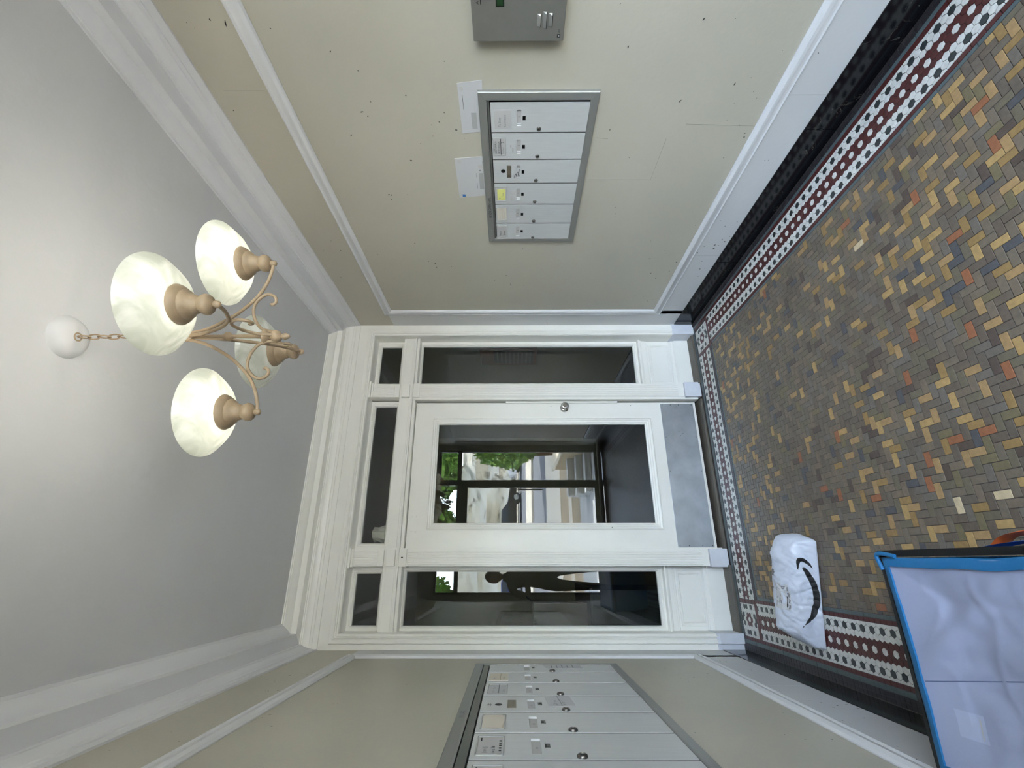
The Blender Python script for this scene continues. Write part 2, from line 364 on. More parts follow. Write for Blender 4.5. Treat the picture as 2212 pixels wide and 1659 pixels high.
# sills and panels below the sidelights
for x0, x1 in ((1.262, 1.658), (-.404, -.019)):
    b = MB()
    b.box(x0, x1, 3.285, 3.33, 0.0, .402)
    b.prism([(3.30, .418), (3.245, .412), (3.243, .400), (3.258, .396), (3.262, .384), (3.272, .380), (3.272, .352), (3.278, .350), (3.278, .338), (3.285, .334), (3.30, .334)], 0, x0, x1)
    b.prism([(3.29, .118), (3.262, .118), (3.262, .124), (3.270, .130), (3.272, .146), (3.279, .150), (3.279, .156), (3.29, .156)], 0, x0, x1)
    b.box(x0, x1, 3.262, 3.30, 0.012, .118)
    b.build('sill_panel', M['trim'], ew, bevel=.001)
    ring(MB(), (x0+.028, x1-.028, .158, .324), (x0+.052, x1-.052, .176, .306), 3.277, 3.284, 3.2865).build('panel_bead', M['trim'], ew, bevel=.0008)
# closing wall above and around, towards the lobby
MB().box(XL-.14, XR+.14, 3.34, 3.42, 2.49, ZC+.1).build('header', M['crown'], ew)
# threshold stone and grey sill strip
th = MB(); th.box(-.404, -.012, 3.165, 3.262, -.005, .014); th.box(1.256, 1.658, 3.165, 3.262, -.005, .014); th.box(.09, 1.14, 3.19, 3.40, -.005, .012)
th.build('stone_threshold', M['stone'], ew, bevel=.003)
# ---- door
dr = empty('door_1', (.61, 3.25, .03), 'white glazed door with steel kick plate in the end wall', kind='structure')
leaf = MB(); ring(leaf, (.094, 1.128, .034, 2.134), (.212, 1.006, .377, 1.999), 3.25, 3.25, 3.295, [(0, 3.295), (0, 3.25), (1, 3.25), (1, 3.295)])
leaf.build('door_leaf', M['trim'], dr, bevel=.0015)
ring(MB(), (.210, 1.008, .375, 2.001), (.257, .963, .424, 1.958), 3.244, 3.27, 3.28,
     [(0, 3.252), (0, 3.2445), (.12, 3.243), (.2, 3.249), (.42, 3.252), (.5, 3.256), (.72, 3.258), (.80, 3.264), (1, 3.268), (1, 3.285), (0, 3.285)]).build('glazing_bead', M['trim'], dr, bevel=.0006)
MB().box(.25, .968, 3.273, 3.278, .418, 1.964).build('pane', M['glass'], dr)
kp = MB().box(.098, 1.118, 3.2478, 3.250, .052, .297).build('kick_plate', M['steel'], dr, bevel=.0006)
sc = [(x, .283) for x in (.108, .36, .61, .86, 1.108)]+[(x, .064) for x in (.108, .36, .61, .86, 1.108)]+[(1.108, .16), (1.108, .22), (.108, .22), (.108, .13), (.87, .175), (.90, .183), (.885, .155)]
for x, z in sc: MB().lathe((x, 3.248, z), [(.0032, 0), (.0026, .0014), (.0005, .0018)], 8, (0, -1, 0)).build('screw', M['nickel'] if z > .15 and .2 < x < 1 else M['ink'], kp)
kn = MB(); kn.lathe((1.086, 3.250, 1.020), [(.033, 0), (.033, .003), (.029, .009), (.016, .012), (.015, .028), (.021, .034), (.029, .043), (.0305, .052), (.028, .060), (.021, .064), (.0165, .0645), (.0155, .061)], 28, (0, -1, 0))
kno = kn.build('door_knob', M['chrome'], dr, smooth=True, sm_angle=50)
MB().lathe((1.086, 3.189, 1.020), [(.0155, 0), (.0155, .0005)], 16, (0, -1, 0)).build('keyway', M['nickel'], kno)
MB().box(1.122, 1.136, 3.236, 3.25, .62, 1.46).build('latch_guard', M['trim'], dr, bevel=.001)
for x, z in ((.30, 2.10), (.30, 2.075), (.20, 2.10), (.20, 2.075)): MB().sphere((x, 3.25, z), .0055, 10, 6, (1, .35, 1)).build('filled_hole', M['trim'], dr, smooth=True)
for x, z in ((.227, .73), (1.10, 1.12), (1.126, 1.2), (1.106, .52)): MB().lathe((x, 3.2502, z), [(.0028, 0), (.0026, .0004)], 8, (0, -1, 0)).build('peephole' if z < .8 else 'paint_chip', M['ink'], dr)
# ---- entrance door screen behind the camera, on the street side
en = empty('door_2', (.63, YF, 0), 'dark metal framed glass entrance with sidelights behind the camera', kind='structure')
yb0, yb1 = YF-.10, YF-.04
def bar(b, x0, x1, z0, z1, y0=yb0, y1=yb1): b.box(x0, x1, y0, y1, z0, z1)
b = MB()
for x0, x1 in ((XL+.07, XL+.10), (XR-.10, XR-.07), (1.125, 1.205), (.045, .125)): bar(b, x0, x1, 0, 2.575)
bar(b, XL+.07, XR-.07, 2.545, 2.575); bar(b, XL+.07, XR-.07, 2.225, 2.285)
for x0, x1 in ((XL+.10, .045), (1.205, XR-.10)): bar(b, x0, x1, .02, .13)
b.build('entrance_frame', M['bronze'], en, bevel=.002)
b = MB(); ring(b, (.127, 1.123, .012, 2.222), (.165, 1.092, .15, 2.12), yb0+.01, yb0+.01, yb1-.01, [(0, yb1-.01), (0, yb0+.01), (1, yb0+.01), (1, yb1-.01)])
lf = b.build('entrance_leaf', M['bronze'], en, bevel=.002)
MB().tube([(1.05, yb1+.05, .95), (1.05, yb1+.05, 1.35)], .011, 10).tube([(1.105, yb1-.02, 1.0), (1.05, yb1+.05, 1.0)], .008, 8).tube([(1.105, yb1-.02, 1.3), (1.05, yb1+.05, 1.3)], .008, 8).build('pull_handle', M['nickel'], lf, smooth=True)
for x0, x1, z0, z1 in ((.165, 1.092, .15, 2.12), (XL+.10, .045, .13, 2.225), (1.205, XR-.10, .13, 2.225), (XL+.1, .045, 2.285, 2.545), (.125, 1.125, 2.285, 2.545), (1.205, XR-.1, 2.285, 2.545)):
    MB().box(x0-.004, x1+.004, (yb0+yb1)/2-.003, (yb0+yb1)/2+.003, z0-.004, z1+.004).build('pane', M['glass2'], en)

# ================================================================== FLOOR
fl = tag(MB().box(XL-.02, XR+.02, YF-.1, 3.34, -.06, -.0022).build('floor', M['grout'], origin=(0, 0, 0)), 'mosaic tile floor with herringbone field and hexagon border', kind='structure')
def tm(name, rgb, rough=.42): return mat(name, rgb, rough, bump=.25, bscale=140, var=.14, vscale=70)
TM = [tm('taupe_tile_%d' % i, c) for i, c in enumerate([(115, 104, 89), (108, 98, 86), (119, 106, 90), (103, 93, 82), (111, 104, 94), (104, 92, 80), (109, 101, 84)])]
TM += [tm('dark_tile_0', (84, 84, 86)), tm('dark_tile_1', (88, 76, 68)), tm('olive_tile', (116, 106, 80)),
       tm('yellow_tile_0', (176, 146, 96)), tm('yellow_tile_1', (150, 122, 78)), tm('yellow_tile_2', (166, 136, 94)), tm('orange_tile', (150, 98, 68)), tm('pale_tile', (205, 186, 150))]
HX = dict(W=tm('white_hexagon', (214, 214, 208), .3), B=tm('black_hexagon', (52, 58, 58), .3), R=tm('maroon_tile', (84, 42, 40), .35), T=tm('teal_tile', (84, 98, 100), .35), D=tm('charcoal_tile', (46, 43, 45), .4))
def clipc(poly, ax, val, keep_less):
    out = []
    for i, p in enumerate(poly):
        q = poly[(i+1) % len(poly)]; a = (p[ax] <= val) == keep_less or p[ax] == val; c = (q[ax] <= val) == keep_less or q[ax] == val
        if a: out.append(p)
        if a != c:
            t = (val-p[ax])/(q[ax]-p[ax]); r = [p[0]+(q[0]-p[0])*t, p[1]+(q[1]-p[1])*t]; r[ax] = val; out.append(tuple(r))
    return out
def cliprect(poly, x0, x1, y0, y1):
    for ax, v, k in ((0, x0, False), (0, x1, True), (1, y0, False), (1, y1, True)):
        poly = clipc(poly, ax, v, k)
        if len(poly) < 3: return None
    a = abs(sum(poly[i][0]*poly[(i+1) % len(poly)][1]-poly[(i+1) % len(poly)][0]*poly[i][1] for i in range(len(poly))))/2
    return poly if a > 2e-5 else None
def screen(x, y, z=0):
    d = Vector((x, y, z-CH)); w = d.dot(fv)
    if w < .1: return None
    return 1106-F0*d.dot(uv)/w, 1659-(829.5+F0*d.dot(rv)/w), w
def chamf(poly, e=.0009, gap=.0009, top=0., h=.0035):
    """tile body: joint gap all round, small chamfer"""
    n = len(poly); cx = sum(p[0] for p in poly)/n; cy = sum(p[1] for p in poly)/n
    def ins(d):
        out = []
        for i in range(n):
            a = Vector(poly[i-1]); b_ = Vector(poly[i]); c = Vector(poly[(i+1) % n])
            e1 = (b_-a).normalized(); e2 = (c-b_).normalized(); n1 = Vector((-e1.y, e1.x)); n2 = Vector((-e2.y, e2.x))
            k = n1+n2; k = k/max(k.dot(n1), .4)
            out.append(b_+k*d)
        return out
    A = ins(gap); B = ins(gap+e)
    vs = [(p.x, p.y, top-h) for p in A]+[(p.x, p.y, top-e*.7) for p in A]+[(p.x, p.y, top) for p in B]
    fs = [(i, (i+1) % n, (i+1) % n+n, i+n) for i in range(n)]+[(i+n, (i+1) % n+n, (i+1) % n+2*n, i+2*n) for i in range(n)]+[tuple(range(2*n, 3*n))]
    return vs, fs
def ccw(poly):
    a = sum(poly[i][0]*poly[(i+1) % len(poly)][1]-poly[(i+1) % len(poly)][0]*poly[i][1] for i in range(len(poly)))
    return poly if a > 0 else poly[::-1]
def covered(x, y):       # hidden under the tote bag or package
    return (x < .03 and y < 1.9) or (-.40 < x < .09 and 2.27 < y < 2.72)
def field(name, items, mats, limit=300):
    """items: (polygon, material index, share key or None). Largest visible ones become single parts."""
    sc_ = []
    for k, (poly, mi, key) in enumerate(items):
        cx = sum(p[0] for p in poly)/len(poly); cy = sum(p[1] for p in poly)/len(poly); s = screen(cx, cy)
        if s and 0 < s[0] < 2212 and 0 < s[1] < 1659 and not covered(cx, cy) and key is not None: sc_.append((s[2], k))
    sc_.sort(); single = set(k for _, k in sc_[:limit]); cache = {}; rest = MB()
    for k, (poly, mi, key) in enumerate(items):
        poly = ccw(poly); jit = (random.random()-.5)*.0009
        if k in single:
            n = len(poly); cx = sum(p[0] for p in poly)/n; cy = sum(p[1] for p in poly)/n
            ck = (key, mi)
            if ck not in cache:
                vs, fs = chamf([(p[0]-cx, p[1]-cy) for p in poly]); me = bpy.data.meshes.new(name); me.from_pydata(vs, [], fs); me.materials.append(mats[mi]); me.update(); cache[ck] = me
            o = bpy.data.objects.new(name, cache[ck]); COL.objects.link(o); o.parent = fl; o.location = (cx, cy, jit)
            o.rotation_euler = ((random.random()-.5)*.008, (random.random()-.5)*.008, (random.random()-.5)*.02)
        else:
            vs, fs = chamf(poly, top=jit); rest.add(vs, fs, mi)
    o = rest.build(name+'_field', mats, fl, recalc=False); o['kind'] = 'stuff'
# -- herringbone
TW, TX0, TY0 = .0261, .011, .002
TL = {'Y':[(-5,74,0),(-5,75,1),(-5,83,1),(-4,80,1),(-4,83,0),(-3,105,1),(-1,75,1),(-1,107,1),(0,79,0),(1,56,0),(1,57,1),(1,65,1),(1,73,1),(1,80,0),(2,54,1),(2,61,0),(2,70,1),(3,51,1),(3,59,1),(3,67,1),(4,63,0),(4,67,0),(4,76,1),(4,87,0),(5,53,1),(5,64,0),(5,100,0),(6,62,1),(6,78,1),(6,105,0),(7,47,1),(7,58,0),(7,63,1),(7,74,0),(7,94,0),(8,71,0),(9,68,0),(10,61,0),(10,66,1),(11,47,1),(11,51,1),(11,70,0),(12,55,0),(12,63,0),(12,68,1),(13,45,1),(14,50,1),(14,57,0),(14,62,1),(14,74,1),(15,46,0),(15,51,1),(15,63,1),(15,71,1),(16,55,0),(16,56,1),(16,59,0),(17,48,0),(17,52,0),(17,64,0),(17,69,1),(18,58,1),(18,62,1),(18,65,0),(19,55,1),(19,66,0),(19,71,1),(20,43,0),(20,48,1),(20,52,1),(21,44,0),(21,52,0),(22,62,1),(22,66,1),(24,44,1),(24,64,1),(24,67,0),(24,71,0),(25,41,1),(25,61,1),(25,68,0),(26,45,0),(26,57,0),(27,58,0),(28,40,1),(28,48,1),(29,41,1),(29,53,1),(30,49,0),(30,50,1),(30,53,0),(30,58,1),(31,38,0),(31,51,1),(32,40,1),(32,43,0),(32,47,0),(33,49,1),(33,61,1),(34,42,1),(34,46,1),(34,50,1),(34,53,0),(35,55,1),(36,36,1),(36,40,1),(36,43,0),(36,48,1),(37,37,1),(37,48,0),(37,68,0),(37,72,0),(38,41,0),(38,46,1),(38,49,0),(38,50,1),(38,53,0),(39,55,1),(39,66,0),(39,75,1),(40,36,1),(40,43,0),(40,47,0),(40,52,1),(40,55,0),(40,63,0),(40,67,0),(41,36,0),(41,37,1),(41,45,1),(42,42,1),(42,45,0),(42,49,0),(42,50,1),(42,58,1),(42,78,1),(43,39,1),(43,62,0),(43,63,1),(44,44,1),(44,48,1),(44,52,1),(44,64,1),(44,68,1),(45,41,1),(45,56,0),(46,37,0),(46,45,0),(46,58,1),(46,62,1),(46,65,0),(46,70,1),(47,39,1),(47,43,1),(47,50,0),(47,55,1),(47,66,0),(48,35,0),(49,37,1),(49,60,0),(49,61,1),(50,33,0),(50,42,1),(50,46,1),(50,50,1),(50,62,1),(51,35,1),(51,38,0),(51,39,1),(51,43,1),(51,55,1),(52,31,0),(52,39,0),(52,48,1),(52,52,1),(52,55,0),(52,63,0),(53,32,0),(53,37,1),(53,40,0),(53,57,1),(53,68,0),(53,69,1),(54,33,0),(54,42,1)],'O':[(8,59,0),(8,68,1),(9,76,0),(11,58,0),(13,49,1),(13,53,1),(18,45,0),(18,73,0),(22,57,0),(24,47,0),(27,54,0),(30,45,0),(36,44,1),(42,37,0),(44,47,0)],'V':[(9,49,1),(10,50,1),(11,50,0),(27,43,1),(48,39,0),(49,36,0)],'P':[(5,56,0),(6,50,1),(45,57,1)]}
special = {}
for i, (kk, mm) in enumerate((('Y', None), ('O', 13), ('V', 9), ('P', 14))):
    for t in TL[kk]: special[tuple(t)] = mm if mm is not None else 10+(hash((t[0]*7+t[1]*13)) % 3)
fx0, fx1, fy0, fy1 = -.184, 1.443, YF+.04, 2.884
items = []
i0, i1, j0, j1 = int((fx0-TX0)/TW)-2, int((fx1-TX0)/TW)+2, int((fy0-TY0)/TW)-2, int((fy1-TY0)/TW)+2
for i in range(i0, i1):
    for j in range(j0, j1):
        k = (i-j-1) % 4
        if k == 0: L, H, o = 2, 1, 0
        elif k == 3: L, H, o = 1, 2, 1
        else: continue
        x, y = TX0+i*TW, TY0+j*TW
        p = [(x, y), (x+L*TW, y), (x+L*TW, y+H*TW), (x, y+H*TW)]
        q = cliprect(p, fx0, fx1, fy0, fy1)
        if not q: continue
        full = x >= fx0 and x+L*TW <= fx1 and y >= fy0 and y+H*TW <= fy1
        if (i, j, o) in special: mi = special[(i, j, o)]
        else:
            r = random.random(); s = screen(x, y)
            known = s and s[0] > 1690 and s[1] > 0
            pY = .02 if known else .20
            mi = random.choice((10, 11, 12)) if r < pY else (13 if r < pY+.004 else (9 if r < pY+.03 else (random.choice((7, 8)) if r < pY+.11 else random.randrange(7))))
        items.append((q, mi, o if full else None))
field('tile', items, TM)
# -- hexagon borders
P_ = .0266
def hexpoly(cx, cy, p, along):       # flat-to-flat p measured along 'along' axis
    R_ = p/math.sqrt(3)
    pts = [(R_*math.sin(a*PI/3), R_*math.cos(a*PI/3)) for a in range(6)]    # pointy across (second axis)
    return [(cx+b_, cy+a_) if along == 1 else (cx+a_, cy+b_) for a_, b_ in pts]
HM = [HX[k] for k in 'WBRTD']; HI = dict(W=0, B=1, R=2, T=3, D=4)
hexes = []
def hexband(along, centre, phase, p, c0, c1, lo, hi):
    """rows run along the axis; centre row has white dots in maroon"""
    rs = p*math.sqrt(3)/2
    for r in range(-4, 5):
        cc = centre+r*rs*(.0232/.02304)
        off = (abs(r) % 2)*p/2
        n0 = int((lo-phase)/p)-2; n1 = int((hi-phase)/p)+2
        for n in range(n0, n1):
            a = phase+n*p+off
            if abs(r) == 0: c = 'W' if n % 2 == 0 else 'R'
            elif abs(r) == 1: c = 'R'
            elif abs(r) == 2: c = 'W'
            elif abs(r) == 3: c = 'B' if n % 2 == 1 else 'W'
            else: c = 'W'
            poly = hexpoly(cc, a, p, 1) if along == 1 else hexpoly(a, cc, p, 0)
            rect = (c0, c1, lo, hi) if along == 1 else (lo, hi, c0, c1)
            q = cliprect(poly, *rect)
            if q: hexes.append((q, HI[c], (along, 'hex') if len(q) == 6 and abs(r) < 4 and q == poly else None))
hexband(1, 1.5715, .931, P_, 1.478, 1.667, YF+.04, 2.900)
hexband(1, -.3145, 2.135, P_, -.408, -.218, YF+.04, 2.918)
hexband(0, 3.030, 1.150, .0270, 2.935, 3.120, -.203, 1.440)
def square(cx, cy, x0, x1, y0, y1):
    rs = P_*math.sqrt(3)/2
    for r in range(-4, 5):
        for n in range(-5, 6):
            X = cx+r*rs; Y = cy+n*P_+(abs(r) % 2)*P_/2; d = math.hypot(X-cx, Y-cy)/P_
            if r == 0 and n == 0: c = 'W'
            elif d < 1.2: c = 'R'
            elif abs(r) == 3 and n in (-2, 0, 1) or (abs(r) == 3 and n == -3 and False): c = 'B'
            elif r in (-1, 1) and n in (-3, 2): c = 'B'
            elif r == 0 and abs(n) == 3: c = 'B'
            else: c = 'W'
            q = cliprect(hexpoly(X, Y, P_, 1), x0, x1, y0, y1)
            if q: hexes.append((q, HI[c], (1, 'hex') if len(q) == 6 and abs(r) < 4 and abs(n) < 3 else None))
square(1.556, 3.022, 1.465, 1.650, 2.926, 3.120)
square(-.314, 3.037, -.408, -.226, 2.950, 3.128)
field('hexagon_tile', hexes, HM)
# -- square and strip tiles
strips = []
def grid(x0, x1, y0, y1, nx, ny, c, key=None):
    for a in range(nx):
        for b_ in range(ny):
            xa, xb = x0+(x1-x0)*a/nx, x0+(x1-x0)*(a+1)/nx; ya, yb = y0+(y1-y0)*b_/ny, y0+(y1-y0)*(b_+1)/ny
            strips.append(([(xa, ya), (xb, ya), (xb, yb), (xa, yb)], HI[c], key and (key, x0)))
Y0 = YF+.04
LN = lambda a, b_, s: max(1, round((b_-a)/s))
grid(1.667, 1.690, Y0, 3.12, 1, LN(Y0, 3.12, .046), 'R', 'm'); grid(1.459, 1.478, Y0, 2.90, 1, LN(Y0, 2.9, .046), 'R', 'm')
grid(1.690, 1.708, Y0, 3.135, 1, LN(Y0, 3.135, .14), 'T', 't'); grid(1.443, 1.459, Y0, 2.886, 1, LN(Y0, 2.886, .14), 'T', 't')
grid(1.708, XR-.006, Y0, 3.16, 2, LN(Y0, 3.16, .024), 'D', 'd')
grid(-.218, -.201, Y0, 2.918, 1, LN(Y0, 2.918, .03), 'R', 'm'); grid(-.426, -.408, Y0, 3.13, 1, LN(Y0, 3.13, .03), 'R', 'm')
grid(-.201, -.184, Y0, 2.89, 1, LN(Y0, 2.9, .14), 'T', 't'); grid(-.447, -.426, Y0, 3.14, 1, LN(Y0, 3.14, .14), 'T', 't')
grid(XL+.006, -.447, Y0, 3.16, 2, LN(Y0, 3.16, .024), 'D', 'd')
grid(1.440, 1.465, 2.900, 3.120, 1, 5, 'R', 'e'); grid(1.465, 1.667, 2.900, 2.926, 5, 1, 'R', 'e')
grid(-.226, -.203, 2.935, 3.128, 1, 5, 'R', 'e'); grid(-.408, -.203, 2.918, 2.935, 5, 1, 'R', 'e'); grid(-.408, -.226, 2.935, 2.950, 5, 1, 'R', 'e')
grid(-.203, 1.440, 2.884, 2.900, 12, 1, 'T', 'e'); grid(-.203, 1.440, 2.900, 2.935, 60, 1, 'D', None)
grid(-.447, 1.708, 3.135, 3.165, 16, 1, 'T', 'u'); grid(-.426, 1.69, 3.120, 3.135, 60, 1, 'D', 'u')
field('border_tile', strips, HM)

# ================================================================== CHANDELIER
AX = Vector((.650, 1.243, 0))
ch = empty('chandelier', (AX.x, AX.y, ZC), 'four arm chandelier with alabaster glass shades and sandy beige scrollwork hanging on a chain', 'chandelier')
iron = M['iron']
cn = MB().lathe((AX.x, AX.y, 0), [(.010, 2.742), (.020, 2.743), (.042, 2.748), (.056, 2.757), (.063, 2.767), (.067, ZC), (.02, ZC)], 40)
cn = cn.build('canopy', M['ceil'], ch, smooth=True, sm_angle=60)
MB().tube([(AX.x+.012*math.cos(a), AX.y+.012*math.sin(a), 2.742) for a in [k*PI/10 for k in range(20)]], .0022, 6, closed=True).build('collar_ring', iron, cn, smooth=True)
z = 2.740; k = 0
while z > 2.46:
    pts = []
    for a in range(16):
        t = a*2*PI/16; u = .0085*math.cos(t); w_ = .019*math.sin(t)
        pts.append((AX.x+(u if k % 2 else 0), AX.y+(0 if k % 2 else u), z-.017+w_))
    MB().tube(pts, .0024, 6, closed=True).build('chain_link', iron, ch, smooth=True)
    z -= .031; k += 1
col_ = MB().lathe((AX.x, AX.y, 0), [(.003, 2.088), (.008, 2.094), (.011, 2.102), (.008, 2.110), (.006, 2.114), (.016, 2.120), (.019, 2.130), (.016, 2.140), (.008, 2.145), (.010, 2.152), (.020, 2.158), (.022, 2.166), (.012, 2.174), (.0065, 2.18),
    (.0055, 2.262), (.009, 2.266), (.014, 2.274), (.014, 2.282), (.009, 2.290), (.0055, 2.295), (.0055, 2.385), (.012, 2.392), (.016, 2.405), (.012, 2.42), (.006, 2.43), (.004, 2.45), (.002, 2.455)], 24)
col_.build('column', iron, ch, smooth=True, sm_angle=50)
MB().tube([(AX.x+.011*math.cos(a), AX.y, 2.462+.011*math.sin(a)) for a in [k*PI/10 for k in range(20)]], .0026, 6, closed=True).build('hanging_ring', iron, ch, smooth=True)
def smoothpath(pts, n=6):
    pts = [Vector(p) for p in pts]; out = []
    for i in range(len(pts)-1):
        p0, p1, p2, p3 = pts[max(i-1, 0)], pts[i], pts[i+1], pts[min(i+2, len(pts)-1)]
        for k in range(n):
            t = k/n; out.append(.5*((2*p1)+(p2-p0)*t+(2*p0-5*p1+4*p2-p3)*t*t+(3*p1-p0-3*p2+p3)*t*t*t))
    return out+[pts[-1]]
armp = [(.006, 2.425), (.012, 2.39), (.022, 2.350), (.041, 2.308), (.067, 2.264), (.099, 2.225), (.135, 2.193), (.175, 2.172), (.212, 2.161), (.236, 2.160)]
scrp = [(.014, 2.134), (.018, 2.160), (.029, 2.183), (.059, 2.203), (.094, 2.207), (.120, 2.192), (.134, 2.168), (.126, 2.145), (.110, 2.140), (.101, 2.150), (.105, 2.156)]
cup = [(.003, -.012), (.0085, -.008), (.010, 0), (.0085, .006), (.006, .008), (.015, .010), (.0225, .014), (.0265, .020), (.0272, .026), (.0250, .033), (.0205, .038), (.0195, .041), (.0225, .045), (.0245, .052), (.0260, .058), (.0310, .064), (.0365, .069), (.0385, .073), (.0385, .0765), (.0410, .078), (.0460, .082), (.0500, .088), (.0525, .094), (.0520, .097), (.049, .097), (.03, .09), (.002, .086)]
shp = [(.040, .094), (.052, .094), (.066, .098), (.082, .106), (.097, .117), (.110, .130), (.121, .143), (.130, .153), (.1305, .1555)]
for (ang, rad, pw) in ((-98, .243, .75), (-12, .238, 1.15), (172, .236, 1.15), (76.5, .225, .10)):
    a = math.radians(ang); d = Vector((math.cos(a), math.sin(a), 0)); s = rad/.236
    P3 = lambda r, z, d=d, s=s: (AX.x+d.x*r*s, AX.y+d.y*r*s, z)
    ar = MB().tube(smoothpath([P3(*p) for p in armp]), .0052, 10).build('arm', iron, ch, smooth=True)
    sp = smoothpath([P3(*p) for p in scrp]); MB().tube(sp, [.0048]*(len(sp)-4)+[.0044, .004, .0034, .0025], 10).build('scroll', iron, ar, smooth=True)
    c = (AX.x+d.x*rad, AX.y+d.y*rad, 2.16)
    MB().lathe(c, cup, 32).build('lamp_cup', iron, ch, smooth=True, sm_angle=45)
    prof = shp+[(r-.0035, z+.0012) for r, z in shp[::-1][:-1]]
    sh = MB().lathe(c, prof, 56, cap=False).build('shade', M['shade'], ch, smooth=True, sm_angle=70, origin=c)
    bu = MB().lathe((c[0], c[1], 2.240), [(.012, 0), (.013, .010), (.018, .015), (.021, .025), (.018, .036), (.010, .042), (.001, .043)], 16)
    bm_ = bpy.data.materials.new('bulb'); bm_.use_nodes = True; e_ = bm_.node_tree.nodes['Principled BSDF']
    e_.inputs['Base Color'].default_value = (.9, .9, .88, 1); e_.inputs['Emission Color'].default_value = (1, .95, .84, 1); e_.inputs['Emission Strength'].default_value = 9*pw
    bu.build('bulb', bm_, sh, smooth=True)
    ld = bpy.data.lights.new('bulb_light', 'POINT'); ld.energy = BULB*pw; ld.color = (1, .97, .91); ld.shadow_soft_size = .02
    lo = bpy.data.objects.new('bulb_light', ld); COL.objects.link(lo); lo.location = (c[0], c[1], 2.308)

